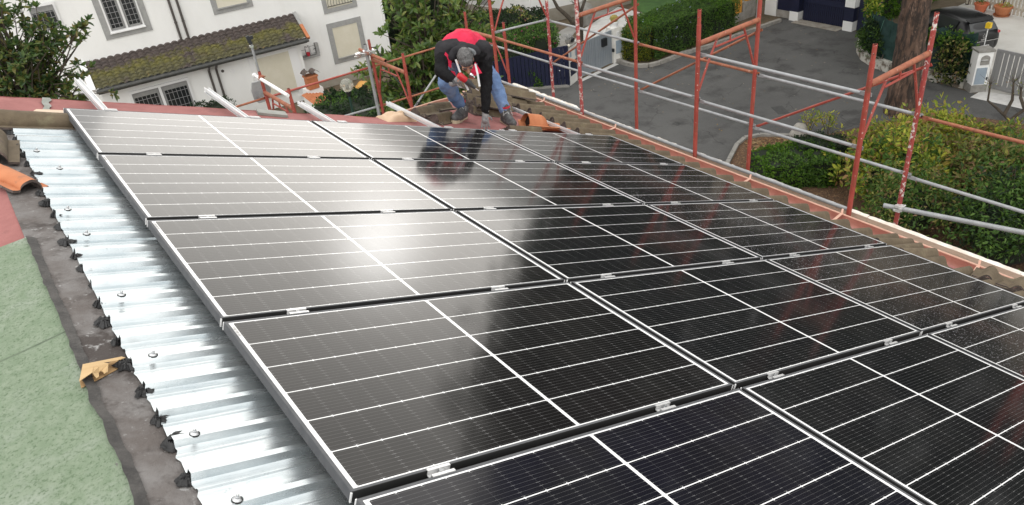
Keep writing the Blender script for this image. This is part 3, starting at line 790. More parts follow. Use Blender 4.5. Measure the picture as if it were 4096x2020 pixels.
# ------------------------------------------------------------------ scaffolding
def frame(name_lab, inner, outer, zl, zti, zto, mi, mo, ml, group, knees=True):
    """portal frame: two posts, thick ledger tube, knee struts and a thin lower bar"""
    a = V((inner[0], inner[1], 0)); b = V((outer[0], outer[1], 0)); d = b - a
    t = thing('scaffold', name_lab, 'scaffold', loc=(inner[0], inner[1], GZ), group=group)
    for p, zt, m in ((a, zti, mi), (b, zto, mo)):
        mb = MB(); z0 = V((p.x, p.y, 0))
        mb.path([z0 + V((0, 0, GZ)), z0 + V((0, 0, zt - .17)), z0 + V((0, 0, zt - .168)), z0 + V((0, 0, zt))], [.0255, .0255, .0215, .0215], 16, 0, False)
        mb.path([z0 + V((0, 0, zt)), z0 + V((0, 0, zt - .10))], .0175, 16, 1, False)
        mb.lathe([(.0215, 0), (.0175, 0)], z0 + V((0, 0, zt)), 16)
        mb.lathe([(0, 0), (.0055, 0)], z0 + V((-.0185, -.0125, zt - .085)), 10, Matrix.Rotation(R(-90), 3, 'Y') @ Matrix.Rotation(R(-30), 3, 'X'), 1)
        mb.ball(z0 + V((-.0185, -.0115, zt - .085)), (.004, .004, .006), 8, 6, None, 1)
        build('post', mb, [m, M['dark_hole']], t, smooth=50)
    q = lambda f, z: a + d * f + V((0, 0, z))
    mb = MB(); mb.tube(q(.02, zl), q(.98, zl), .0295, n=16)
    for f in (.022, .978): mb.tube(q(f - .012, zl), q(f + .012, zl), .033, n=16)
    build('ledger', mb, ml, t, smooth=50)
    if knees:
        for f0, z0, f1 in ((.03, -.56, .30), (.97, -.56, .74)):
            mb = MB(); mb.path([q(f0, zl + z0), q(f0 + (f1 - f0) * .5, zl + z0 * .48), q(f1, zl - .02)], .0135, 10); build('knee_strut', mb, M['scaf'], t, smooth=50)
        mb = MB(); mb.tube(q(.27, zl - .115), q(.77, zl - .115), .0125, n=10); build('lower_bar', mb, M['scaf'], t, smooth=50)
        mb = MB(); mb.tube(q(.52, zl - .115), q(.52, zl), .011, n=10); build('stub', mb, mi, t, smooth=50)
    return t
def flatrail(mat, p0, p1, r, lab, group, cat='guard rail', name='guard_rail', boss=True):
    """tube with flattened, pinned ends"""
    p0 = V(p0); p1 = V(p1); d = (p1 - p0).normalized(); mb = MB()
    mb.path([p0 + d * .09, p0 + d * .11, p1 - d * .11, p1 - d * .09], [r * .8, r, r, r * .8], 12)
    side = d.cross(V((0, 0, 1))).normalized()
    for e, s in ((p0, 1), (p1, -1)):
        mb.bar(e - d * s * .025, e + d * s * .105, r * .55, r * 2.1)
        if boss: mb.tube(e - side * .018, e + side * .018, .009, n=8)
    o = build(name, mb, mat, None, smooth=50, org=(p0.x, p0.y, min(p0.z, p1.z)))
    return tag(o, lab, cat, group)
XI, XO, ZL = 6.2, 7.26, -1.19
FY = [3.97, 1.95, -.125, -2.19, -4.27]
fl = ['red scaffold frame at the eave corner, behind the worker', 'scaffold frame with the most flaked white and red inner post', 'red scaffold frame in the middle of the eave side', 'scaffold frame at the right with a white streaked outer post', 'scaffold frame past the right picture edge']
fm = [('scaf', 'scaf_chip', 'rust_tube'), ('scaf_chip', 'scaf', 'rust_tube'), ('scaf', 'scaf', 'rust_tube'), ('scaf', 'scaf_half', 'rust_tube'), ('scaf', 'scaf', 'rust_tube')]
for k, y in enumerate(FY):
    frame(fl[k], (XI, y), (XO + .03, y + (.03 if k else 0)), ZL + (.0 if k < 2 else .015), -.79, -.77, M[fm[k][0]], M[fm[k][1]], M[fm[k][2]], 'scaffold frames along the eave')
GR = 'long rails of the eave scaffold'
xo = XO + .05
bays = ['behind the worker', 'between flaked and middle frames', 'between middle and right frames', 'running out at the right picture edge']
m1 = ['rail_steel', 'rust_tube', 'rail_steel', 'rust_tube']
for k in range(4):
    flatrail(M[m1[k]], (xo, FY[k], -1.855), (xo, FY[k + 1], -1.84), .0185, '%s upper rail on the outer posts, %s' % ('orange' if m1[k] == 'rust_tube' else 'grey', bays[k]), GR)
    flatrail(M['rail_steel'], (xo, FY[k], -2.56), (xo, FY[k + 1], -2.53), .0185, 'grey lower rail on the outer posts, %s' % bays[k], GR)
flatrail(M['rail_steel'], (xo, FY[0] + 1.8, -2.58), (xo, FY[0], -2.56), .0185, 'grey lower rail on the outer posts beyond the eave corner', GR)
m2 = ['rust_tube', 'rail_steel', 'rail_steel']
for k in range(3):
    flatrail(M[m2[k]], (XI + .03, FY[k], -1.855), (XI + .03, FY[k + 1], -1.83), .0185, '%s mid rail on the inner posts, %s' % ('orange' if k == 0 else 'grey', bays[k]), GR)
flatrail(M['rail_steel'], (XI + .03, FY[2], -1.30), (XI + .03, FY[3], -1.28), .0185, 'grey top rail on the inner posts at the right, over the road', GR)
for k in range(3):
    flatrail(M['rust_tube'] if k != 2 else M['scaf'], (xo + .02, FY[k], -2.56), (xo + .02, FY[k + 1] + .02, -1.31), .0155, 'rusty diagonal brace on the outer posts, %s' % bays[k], 'diagonal braces of the eave scaffold', 'brace', 'diagonal_brace')
flatrail(M['rail_steel'], (XI + .05, FY[0] + .03, -1.78), (XO + .05, FY[0] + .03, -1.84), .017, 'grey end rail across the frame behind the worker', GR)
# coupler and tube at the right
def coupler(p, mb, s=1):
    p = V(p)
    mb.box(p, (.05 * s, .07 * s, .075 * s)); mb.box(p + V((-.03, 0, .02)) * s, (.03 * s, .085 * s, .03 * s)); mb.box(p + V((-.03, .0, -.025)) * s, (.035 * s, .05 * s, .03 * s))
    mb.tube(p + V((-.06, -.03, .02)) * s, p + V((.05, -.03, .02)) * s, .009 * s, n=8); mb.tube(p + V((-.055, .03, -.02)) * s, p + V((.04, .03, -.02)) * s, .009 * s, n=8)
    mb.box(p + V((-.062, -.03, .02)) * s, (.016 * s, .024 * s, .024 * s)); mb.box(p + V((-.057, .03, -.02)) * s, (.016 * s, .022 * s, .022 * s))
mb = MB(); mb.path([(7.22, -2.02, -2.945), (7.61, -3.32, -2.93), (7.95, -4.45, -2.92)], .0275, 16, 0, False); mb.path([(7.221, -2.023, -2.945), (7.25, -2.12, -2.945)], .023, 16, 0, False)
tag(build('scaffold_tube', mb, M['rail_steel'], None, smooth=50, org=(7.22, -2.02, -2.945)), 'thick grey tube clamped low on the white streaked post', 'tube')
mb = MB(); coupler((7.265, -2.185, -2.93), mb); tag(build('coupler', mb, M['steelclamp'], None, org=(7.265, -2.185, -2.93)), 'pale coupler joining the thick grey tube to the streaked post', 'coupler', 'scaffold couplers')
# planks along the eave and the tube on their inner face
def plank(y0, y1, lab, seed):
    mb = MB(); n = int(abs(y1 - y0) / .03)
    for i in range(n + 1):
        y = y0 + (y1 - y0) * i / n
        e = .012 * max(0, mnoise.noise(V((y * 3.1, seed, 0)))) + .010 * abs(mnoise.noise(V((y * 17, seed, 3)))) 
        if y < -.8: e *= .35
        zt = -2.585 - e + (.02 if y > 2.2 else 0)
        mb.v += [V((6.292, y, -2.83)), V((6.292, y, zt)), V((6.335 + .01 * mnoise.noise(V((y * 9, 3, 1))), y, zt + .012 - .02 * max(0, mnoise.noise(V((y * 13, 7, seed))))) ), V((6.34, y, -2.83))]
    for i in range(n):
        for j in range(3):
            a = i * 4 + j; mb.f.append([a, a + 1, a + 5, a + 4]); mb.m.append([0, 1, 1][j])
    for e in (0, n * 4): mb.f.append([e, e + 1, e + 2, e + 3]); mb.m.append(0)
    tag(build('plank', mb, [M['plank'], M['plank_white']], None, smooth=30, org=(6.3, y0, -2.83)), lab, 'plank', 'planks on edge along the eave')
plank(3.74, -2.34, 'long pale plank on edge behind the gutter, with a ragged white top', 1)
plank(-2.345, -5.4, 'pale plank on edge at the right, starting at the plank joint', 5)
mb = MB(); mb.path([(6.25, 4.5, -2.565), (6.25, -2.16, -2.545)], .0215, 14); tag(build('scaffold_tube', mb, M['rail_steel'], None, smooth=50, org=(6.25, 4.5, -2.565)), 'long grey tube lying against the inner face of the plank', 'tube')

# far side of the scaffold
FX = [(6.68, 'far scaffold frame half hidden behind the worker'), (4.82, 'far scaffold frame with silver couplers and a hanging cable'), (2.98, 'far scaffold frame carrying the hoist'), (1.15, 'far scaffold frame hidden beyond the roof edge')]
for k, (x, lab) in enumerate(FX):
    frame(lab, (x + (.03 if k == 0 else 0), 4.40), (x - .02, 5.45), -2.105, -1.80, -1.78, M['scaf'], M['scaf'], M['rust_tube'], 'scaffold frames along the far side')
GF = 'rails of the far scaffold'
yo = 5.49
flatrail(M['scaf'], (4.80, yo, -2.23), (2.96, yo, -2.20), .0165, 'dark red rail between the hoist frame and the coupler frame', GF)
flatrail(M['rust_tube'], (2.96, yo, -2.20), (1.15, yo, -2.19), .0165, 'rusty rail left of the hoist frame', GF)
flatrail(M['rail_steel'], (4.80, yo, -2.91), (2.96, yo, -2.82), .0175, 'grey low rail left of the coupler frame', GF)
flatrail(M['rust_tube'], (6.66, yo, -2.97), (4.80, yo, -2.91), .0165, 'orange low rail right of the coupler frame', GF)
flatrail(M['rust_tube'], (6.66, yo, -2.25), (4.80, yo, -2.23), .0165, 'rusty rail behind the worker on the far scaffold', GF)
flatrail(M['rail_steel'], (5.30, 5.5, -3.24), (6.14, 5.5, -2.55), .0175, 'grey diagonal brace left of the worker', 'diagonal braces of the far scaffold', 'brace', 'diagonal_brace')
mb = MB(); mb.path([(4.73, 5.47, GZ), (4.73, 5.47, -1.84)], .0275, 16, 0, False); mb.path([(4.73, 5.47, -1.84), (4.73, 5.47, -2.0)], .024, 16, 1, False)
tag(build('scaffold_tube', mb, [M['rail_steel'], M['dark_hole']], None, smooth=50, org=(4.73, 5.47, GZ)), 'upright grey tube clamped beside the coupler frame', 'tube')
mb = MB(); mb.path([(4.77, 5.80, -2.0), (4.77, 4.92, -2.01)], .0265, 16, 0, False); mb.path([(4.77, 5.1, -2.01), (4.77, 4.921, -2.01)], .022, 16, 1, False); mb.lathe([(.0265, 0), (.022, 0)], (4.77, 4.92, -2.01), 16, Matrix.Rotation(R(90), 3, 'X'))
tag(build('scaffold_tube', mb, [M['rust_tube'], M['dark_hole']], None, smooth=50, org=(4.77, 5.8, -2.0)), 'short brown tube with an open end held by silver couplers', 'tube')
for k, (p, lab) in enumerate((((4.70, 5.40, -1.95), 'silver coupler on the upright grey tube'), ((4.79, 5.36, -1.955), 'silver coupler on the red post with the cable'), ((4.60, 5.5, -1.99), 'silver coupler hanging left of the upright grey tube'))):
    mb = MB(); coupler(p, mb, 1.0); tag(build('coupler', mb, M['chrome'], None, org=p), lab, 'coupler', 'scaffold couplers')
mb = MB(); mb.path([(4.82, 5.46, -1.92), (4.86, 5.38, -1.90), (4.87, 5.3, -2.0), (4.86, 5.18, -2.14), (4.87, 4.98, -2.28), (4.87, 4.76, -2.37), (4.88, 4.58, -2.48), (4.88, 4.46, -2.72), (4.89, 4.42, -3.2)], .008, 8); mb.path([(4.9, 4.42, -2.66), (4.95, 4.45, -2.63), (5.02, 4.43, -2.68), (5.03, 4.4, -2.76), (4.95, 4.4, -2.8), (4.88, 4.4, -2.74)], .008, 8)
tag(build('cable', mb, M['iron'], None, smooth=50, org=(4.82, 5.46, -1.92)), 'grey cable drooping along the coupler frame', 'cable')
ho = thing('hoist', 'grey hoist head hanging from a white tube on the far scaffold', 'hoist', loc=(2.9, 5.7, -2.3))
mb = MB(); mb.prism([(x + .06, y, z + .05) for x, y, z in ((2.81, 5.66, -2.03), (2.93, 5.66, -2.03), (2.995, 5.66, -2.08), (3.0, 5.66, -2.30), (2.93, 5.66, -2.36), (2.83, 5.66, -2.36), (2.775, 5.66, -2.29), (2.77, 5.66, -2.14))], (0, .025, 0))
build('side_plate', mb, M['rail_steel'], ho)
mb = MB(); mb.lathe([(0, -.02), (.13, -.02), (.14, 0), (.13, .02), (0, .02)], (3.01, 5.73, -2.15), 24, Matrix.Rotation(R(90), 3, 'X')); build('wheel', mb, M['greygate'], ho, smooth=40)
for x, z in ((2.89, -2.21), (2.99, -2.17)):
    mb = MB(); mb.lathe([(.013, 0), (.013, .02), (0, .02)], (x, 5.66, z), 8, Matrix.Rotation(R(90), 3, 'X')); build('plate_bolt', mb, M['bolt'], ho)
mb = MB(); mb.path([(2.935, 5.66, -1.87), (2.935, 4.36, -1.88)], .0255, 14); mb.lathe([(.03, -.03), (.034, -.03), (.034, .03), (.03, .03)], (2.935, 5.62, -1.87), 14, Matrix.Rotation(R(90), 3, 'X')); build('boom_tube', mb, M['white_plastic'], ho, smooth=50)
mb = MB(); mb.tube((3.04, 5.75, -1.90), (3.04, 5.75, -1.46), .014, n=10); mb.tube((3.06, 5.76, -1.90), (3.06, 5.76, -1.44), .008, n=8); build('mast', mb, M['rail_steel'], ho, smooth=50)
mb = MB(); mb.box((3.03, 5.75, -1.38), (.045, .045, .13), Matrix.Rotation(R(-12), 3, 'Y')); mb.box((3.07, 5.74, -1.35), (.05, .03, .05)); build('mast_head', mb, M['iron'], ho)
mb = MB(); mb.box((3.04, 5.75, -1.48), (.05, .05, .03)); build('mast_collar', mb, M['chrome'], ho)
mb = MB(); coupler((2.965, 5.40, -1.865), mb, .9); tag(build('coupler', mb, M['rust_tube'], None, org=(2.965, 5.4, -1.865)), 'rusty coupler holding the white hoist tube to its post', 'coupler', 'scaffold couplers')
# painted marks
mb = MB(); mb.box((6.685, 4.374, -2.20), (.03, .004, .07)); mb.box((6.70, 4.372, -2.20), (.012, .004, .09))
# ------------------------------------------------------------------ the worker
def remesh(name, mb, mats, parent, vox=.011, it=6, noise_amp=0, noise_sc=10, amt2=0, sc2=40, fac=.5):
    """closed overlapping forms fused into one continuous skin"""
    o = build(name, mb, M['ink'], None)
    md = o.modifiers.new('r', 'REMESH'); md.mode = 'VOXEL'; md.voxel_size = vox
    s = o.modifiers.new('s', 'SMOOTH'); s.iterations = it; s.factor = fac
    dg = bpy.context.evaluated_depsgraph_get()
    me = bpy.data.meshes.new_from_object(o.evaluated_get(dg))
    vs = [v.co.copy() for v in me.vertices]
    ns = [v.normal.copy() for v in me.vertices]
    if noise_amp or amt2:
        for v, p, n in zip(me.vertices, vs, ns):
            v.co = p + n * (noise_amp * mnoise.noise(p * noise_sc) + amt2 * mnoise.noise(p * sc2))
    bpy.data.objects.remove(o)
    if not isinstance(mats, (list, tuple)): mats = [mats]
    me.materials.clear()
    for m in mats: me.materials.append(m)
    if parent is not None:
        inv = wm(parent).inverted(); me.transform(inv)
    me.polygons.foreach_set('use_smooth', [True] * len(me.polygons)); me.update()
    q = bpy.data.objects.new(name, me); COL.objects.link(q)
    if parent is not None: q.parent = parent; WM[q.name] = wm(parent)
    return q
def cap(mb, p0, r0, p1, r1, n=16):
    mb.tube(p0, p1, r0, r1, n); mb.ball(p0, r0, n, 10); mb.ball(p1, r1, n, 10)
def chain(mb, pts):
    for (a, ra), (b, rb) in zip(pts, pts[1:]): cap(mb, a, ra, b, rb)
def basis(f, u):
    f = V(f).normalized(); u = V(u); u = (u - f * u.dot(f)).normalized(); r = f.cross(u)
    return Matrix((r, f, u)).transposed()          # columns: right, forward, up

J = {k: V(p) for k, p in dict(
    pel=(3.86, 1.17, -.90), mid=(3.79, .95, -.75), che=(3.67, .755, -.715), nb=(3.585, .60, -.725), nk=(3.55, .53, -.72),
    shR=(3.41, .74, -.69), elR=(3.285, .62, -.82), wrR=(3.325, .44, -.895), shL=(3.87, .69, -.80), elL=(3.80, .62, -1.09), wrL=(3.70, .555, -1.385),
    hipR=(3.74, 1.16, -.92), knR=(3.46, .87, -1.05), anR=(3.665, .985, -1.42), hipL=(4.00, 1.18, -.94), knL=(4.20, 1.08, -1.27), anL=(4.19, .91, -1.625)).items()}
HU = V((-.40, -.70, .60)).normalized(); HFd = V((-.26, -.62, -.72)); HB = basis(HFd, HU); HU = HB.col[2]; HF = HB.col[1]; HR = HB.col[0]
HC = V((3.485, .45, -.735))
def hand(mb, wr, palm, dirv, side, back, curl, L=.072, thumb=True, spread=.020, fr=.0088):
    """palm from wrist to knuckles, four unequal fingers and a thumb off the side"""
    d = V(dirv).normalized(); s = V(side).normalized(); bk = V(back).normalized()
    kn = V(palm)
    cap(mb, V(wr), .026, V(wr).lerp(kn, .5), .029); 
    for o in (-.027, -.009, .009, .027): cap(mb, V(wr).lerp(kn, .3) + s * o * .8, .0145, kn + s * o, .0125)
    ends = []
    for i, (o, ln) in enumerate(((-.029, .86), (-.0095, 1.0), (.0095, .95), (.028, .76))):
        p = kn + s * o; dd = d + s * o * 5 * spread / .02
        c = curl[i]; q = p.copy(); dcur = dd.normalized()
        for seg, fl in enumerate((.44, .32, .24)):
            ax = s; dcur = (Matrix.Rotation(c * (1 if seg else .6), 3, ax) @ dcur).normalized()
            e = q + dcur * L * ln * fl
            cap(mb, q, fr * (1.05 - .08 * seg), e, fr * (.97 - .1 * seg), 10); q = e
        ends.append(q)
    if thumb:
        p = V(wr).lerp(kn, .35) - s * .030; a = p + (d * .5 - s * .75 - bk * .35).normalized() * .036; b = a + (d * .9 - s * .25 - bk * .3).normalized() * .03
        cap(mb, p, .0125, a, .0105, 10); cap(mb, a, .0105, b, .009, 10)
    return ends
skin = pm('skin', (.46, .24, .165), (.4, .2, .14), 14, rough=.55, bump=.1, bscale=120, spec=.35)
M['skin'] = skin
hair = None
mh, nt, b = newmat('greying_hair'); g = NG(nt); hv = g.scalevec(g.obj(), (1, 1, .35))
hn = g.noise(hv, 75, 5, .7, 1.2); g.l(g.mix(g.ramp(hn, .35, .7), (.022, .021, .021), (.17, .165, .165)), b.inputs['Base Color']); b.inputs['Roughness'].default_value = .5
g.l(g.bump(hn, .8, .006), b.inputs['Normal']); M['hair'] = mh
mj, nt, b = newmat('faded_denim'); g = NG(nt); jv = g.obj()
c = g.mix(g.ramp(g.noise(jv, 5, 5, .6), .3, .7), (.055, .12, .27), (.15, .24, .43)); c = g.mix(g.m('MULTIPLY', g.ramp(g.noise(jv, 260, 2), .45, .62), .3), c, (.3, .38, .5))
c = g.mix(g.m('MULTIPLY', g.ramp(g.noise(jv, 3.2, 3), .56, .72), .75), c, (.32, .33, .33)); g.l(c, b.inputs['Base Color']); b.inputs['Roughness'].default_value = .9
fold = g.noise(g.scalevec(jv, (1, 1, 2.6)), 16, 3, .55, .8); g.l(g.bump(fold, .4, .02), b.inputs['Normal']); M['denim'] = mj
def cloth(name, c1, c2, rough=.85, b=.4, sc=14): return pm(name, c1, c2, 9, rough=rough, bump=b, bscale=sc, dist=.02, spec=.2)
M['vest'] = cloth('red_softshell', (.66, .035, .085), (.55, .025, .065)); M['yoke'] = cloth('charcoal_softshell', (.022, .021, .024), (.032, .031, .034)); M['knit'] = cloth('black_knit', (.008, .008, .009), (.014, .014, .015), .95, .5, 40)
M['glove'] = pm('grey_work_glove', (.2, .2, .205), (.27, .27, .27), 30, rough=.85, bump=.4, bscale=130, c3=(.13, .13, .14), t3=(.58, .66), s3=25)
M['boot'] = pm('scuffed_black_leather', (.04, .04, .042), (.1, .1, .1), 11, rough=.7, bump=.3, bscale=70, c3=(.24, .23, .22), t3=(.6, .68), s3=24)
M['sole'] = pm('tan_rubber_sole', (.5, .42, .3), (.42, .35, .25), 9, rough=.8); M['lace'] = pm('grey_lace', (.42, .42, .41), rough=.9); M['hoodgrey'] = cloth('grey_hood_lining', (.17, .18, .19), (.2, .21, .22))
M['tape'] = pm('white_tape', (.75, .75, .76), rough=.7); M['drillred'] = pm('red_tool_shell', (.5, .02, .03), rough=.4); M['drillgrey'] = pm('dark_tool_shell', (.05, .052, .055), rough=.45)

# body: one continuous skin from head to feet
mb = MB()
mb.ball(HC + HU * .018 - HF * .012, (.072, .092, .088), 22, 16, HB); mb.ball(HC - HU * .052 + HF * .022, (.052, .062, .058), 18, 12, HB)   # skull, jaw
mb.ball(HC - HU * .095 + HF * .052, (.022, .022, .018), 12, 8, HB)                                                                  # chin
cap(mb, HC + HU * .012 + HF * .083, .010, HC - HU * .032 + HF * .112, .0155, 12)                                                        # nose
for s in (-1, 1):
    mb.ball(HC - HU * .036 + HF * .098 + HR * s * .012, (.009, .011, .008), 10, 8, HB)                                                  # nostrils
    mb.ball(HC + HU * .022 + HF * .072 + HR * s * .033, (.026, .014, .009), 12, 8, HB)                                                  # brows
    mb.ball(HC - HU * .026 + HF * .062 + HR * s * .040, (.020, .020, .018), 12, 8, HB)                                                  # cheeks
    mb.ball(HC - HU * .012 - HF * .008 + HR * s * .074, (.009, .020, .031), 12, 8, HB)                                                  # ears
cap(mb, HC - HU * .062 + HF * .078 - HR * .02, .009, HC - HU * .062 + HF * .078 + HR * .02, .009, 10)                                    # mouth
chain(mb, [(HC - HU * .04 - HF * .035, .055), (J['nk'], .055), (J['nb'], .062)])
chain(mb, [(J['nb'] - V((0, 0, .03)), .055), (J['che'], .115), (J['mid'], .115), (J['pel'], .115)])
cap(mb, J['shR'], .06, J['che'], .09); cap(mb, J['shL'], .06, J['che'], .09)
for a in 'RL':
    chain(mb, [(J['sh' + a], .052), (J['el' + a], .041), (J['wr' + a], .028)])
    chain(mb, [(J['hip' + a], .085), (J['kn' + a], .056), (J['an' + a], .038)])
roofz = lambda X: -math.tan(TILT) * X - .139
fR = (V((3.735, 1.045, roofz(3.735))), V((3.40, .725, roofz(3.40)))); fL = (V((4.175, .955, roofz(4.175))), V((4.10, .635, roofz(4.10))))
for (h, t), a in ((fR, 'R'), (fL, 'L')):
    cap(mb, J['an' + a], .036, h.lerp(t, .18) + V((0, 0, .06)), .036); cap(mb, h.lerp(t, .18) + V((0, 0, .055)), .034, h.lerp(t, .8) + V((0, 0, .045)), .028)
# hands: right grips the drill, left presses down on the roof behind the panel edge
GRIP = V((3.352, .395, -.868))
rd = (GRIP - J['wrR']).normalized()
hand(mb, J['wrR'], J['wrR'] + rd * .055 + V((.0, -.008, .012)), V((.55, -.72, .1)), V((.35, .25, .9)), V((-.5, -.3, .8)), [.75, .8, .8, .75], L=.068)
LH = V((3.672, .535, -1.455))
hand(mb, J['wrL'], LH, V((-.12, -.10, -1)), V((-.80, .58, .05)), V((-.5, -.8, .1)), [-.10, -.05, .05, .10], L=.082, spread=.03)
man = remesh('person', mb, M['skin'], None, vox=.0065, it=5)
# give the body its own origin at the feet
org = V((3.8, .9, roofz(3.8))); man.data.transform(Matrix.Translation(-org)); man.location = org; WM[man.name] = Matrix.Translation(org)
tag(man, 'worker in red and black vest and jeans bending over the panels, drill in hand', 'person')
# hair: short, thick on the crown
mb = MB(); mb.ball(HC + HU * .030 - HF * .022, (.079, .102, .094), 30, 22, HB); cap(mb, HC - HF * .07 - HU * .03, .055, HC - HF * .055 - HU * .055, .045)
mb.ball(HC + HU * .055 + HF * .035, (.066, .052, .050), 20, 14, HB)
hr = remesh('hair', mb, M['hair'], man, vox=.008, it=3, noise_amp=.006, noise_sc=30, amt2=.0035, sc2=95)
# eyes closed to slits under the brow, eyebrows
for s in (-1, 1):
    mb = MB(); mb.ball(HC + HU * .004 + HF * .082 + HR * s * .031, (.011, .008, .006), 10, 8, HB); build('eye', mb, M['ink'], man, smooth=True)
    mb = MB(); cap(mb, HC + HU * .024 + HF * .094 + HR * s * .014, .0045, HC + HU * .026 + HF * .080 + HR * s * .05, .0035, 8); build('eyebrow', mb, M['hair'], man, smooth=True)
# jeans
mb = MB()
chain(mb, [(J['pel'] + V((0, .02, -.01)), .145), (J['hipR'], .118), (J['knR'], .080), (J['anR'] + V((0, 0, .045)), .066)])
chain(mb, [(J['pel'] + V((.03, .02, -.01)), .14), (J['hipL'], .118), (J['knL'], .080), (J['anL'] + V((0, 0, .045)), .066)])
remesh('jeans', mb, M['denim'], man, vox=.012, it=4, noise_amp=.014, noise_sc=13, amt2=.007, sc2=30)
# knitted sleeves and jumper
mb = MB()
chain(mb, [(J['shR'], .085), (J['elR'], .066), (J['wrR'] + (J['elR'] - J['wrR']) * .12, .046)]); chain(mb, [(J['shL'], .085), (J['elL'], .066), (J['wrL'] + (J['elL'] - J['wrL']) * .10, .047)])
cap(mb, J['shR'], .085, J['che'] - V((0, .04, .05)), .12); cap(mb, J['shL'], .085, J['che'] - V((0, .04, .05)), .12)
remesh('jumper', mb, M['knit'], man, vox=.011, it=3, noise_amp=.013, noise_sc=17, amt2=.005, sc2=40)
# red vest
mb = MB()
rt = (J['shL'] - J['shR']).normalized()
chain(mb, [(J['che'] + V((0, .02, .005)), .170), (J['mid'], .165), (J['pel'] + V((0, .02, .01)), .155)])
for s, k in ((-.10, .13), (.10, .135), (.165, .105)): chain(mb, [(J['che'] + rt * s + V((0, .04, 0)), k), (J['mid'] + rt * s, k), (J['pel'] + rt * s * .9 + V((0, .0, .0)), k - .01)])
remesh('vest', mb, M['vest'], man, vox=.012, it=5, noise_amp=.014, noise_sc=11, amt2=.004, sc2=28)
# charcoal shoulder yoke with hood
mb = MB(); mb2 = MB()
bk = V((-.35, -.35, .85)).normalized()
for f in range(9):
    q = J['shR'].lerp(J['shL'], f / 8); u = math.sin(PI * f / 8)
    a = q + V((0, -.03, .04)) + bk * .02 * u; bpt = q + V((.01, .02, .045)) + V((0, .0, .035)) * u
    cap(mb, a, .066, bpt, .070)
cap(mb, J['shR'] + V((0, 0, .01)), .090, J['shR'].lerp(J['elR'], .12), .088); cap(mb, J['shL'] + V((0, 0, .01)), .090, J['shL'].lerp(J['elL'], .12), .088)
remesh('vest_yoke', mb, M['yoke'], man, vox=.012, it=6, noise_amp=.008, noise_sc=12, amt2=.002, sc2=30)
mb = MB()
for k in range(13):
    a0 = PI * (.02 + .96 * k / 12); a1 = PI * (.02 + .96 * (k + 1) / 12)
    P = lambda t: HC - HF * .085 + HR * math.cos(t) * .118 + HU * (math.sin(t) * .02 - .035) - HF * math.sin(t) * .06
    if k < 12: cap(mb, P(a0), .045, P(a1), .045, 12)
cap(mb, J['nb'] + V((.0, .06, .035)), .085, HC - HF * .095, .062)
remesh('hood', mb, M['yoke'], man, vox=.010, it=4, noise_amp=.012, noise_sc=16)
mb = MB()
for k in range(9):
    a0 = PI * (.66 + .36 * k / 9); a1 = PI * (.66 + .36 * (k + 1) / 9)
    P = lambda t: HC - HF * .060 + HR * math.cos(t) * .100 + HU * (math.sin(t) * .03 + .00) - HF * math.sin(t) * .045
    cap(mb, P(a0), .020, P(a1), .020, 10)
remesh('hood_lining', mb, M['hoodgrey'], man, vox=.007, it=3, noise_amp=.006, noise_sc=25)
# red front panels hanging below the chest, white zip tapes
CAMR = V((.8, -.6, -.08)).normalized(); DN = V((-.12, -.2, -.97)).normalized()
def flap(name, pts, th, m):
    mb = MB(); n = V((-.5, -.82, .3)); mb.prism(pts, n * th); return build(name, mb, m, man)
c1 = HC - HR * 0
def P2(r, d, f=0): return HC + CAMR * r + DN * d + V((.02, .10 - f, 0))
flap('vest_front', [P2(-.155, -.065), P2(-.205, .03), P2(-.12, .095, .0), P2(-.10, .0, .0)], .016, M['vest'])
flap('vest_front', [P2(-.215, .085), P2(-.215, .115), P2(-.155, .155), P2(-.09, .165, .02), P2(-.10, .125, .02)], .016, M['vest'])
flap('vest_front', [P2(.125, .035), P2(.18, .145), P2(.085, .17, .02), P2(.02, .175, .05), P2(.05, .12, .04)], .016, M['vest'])
for pts in ([P2(-.115, -.01, .10), P2(-.103, .085, .115), P2(-.080, .185, .12), P2(-.045, .285, .125)], [P2(.062, .03, .115), P2(.069, .12, .12), P2(.071, .25, .125)]):
    mb = MB()
    for a, b in zip(pts, pts[1:]): mb.bar(a, b, .019, .003, V((-.5, -.82, .3)))
    build('zip_tape', mb, M['tape'], man)
# gloves over both hands, cuffs at the wrists
for nm, w, args in (('R', J['wrR'], None), ('L', J['wrL'], None)):
    mb = MB()
    if nm == 'R': 
        hand(mb, w, w + rd * .055 + V((.0, -.008, .012)), V((.55, -.72, .1)), V((.35, .25, .9)), V((-.5, -.3, .8)), [.75, .8, .8, .75], L=.070, fr=.0108); cap(mb, w - rd * .035, .040, w + rd * .02, .034)
    else:
        d2 = (J['wrL'] - J['elL']).normalized(); hand(mb, w, LH, V((-.12, -.10, -1)), V((-.80, .58, .05)), V((-.5, -.8, .1)), [-.10, -.05, .05, .10], L=.086, spread=.03, fr=.0112); cap(mb, w - d2 * .03, .038, w + d2 * .03, .035)
        cap(mb, w + d2 * .03, .034, LH + V((-.0, -.0, .01)), .034)
    remesh('glove', mb, M['glove'], man, vox=.0055, it=3, amt2=.0015, sc2=60)
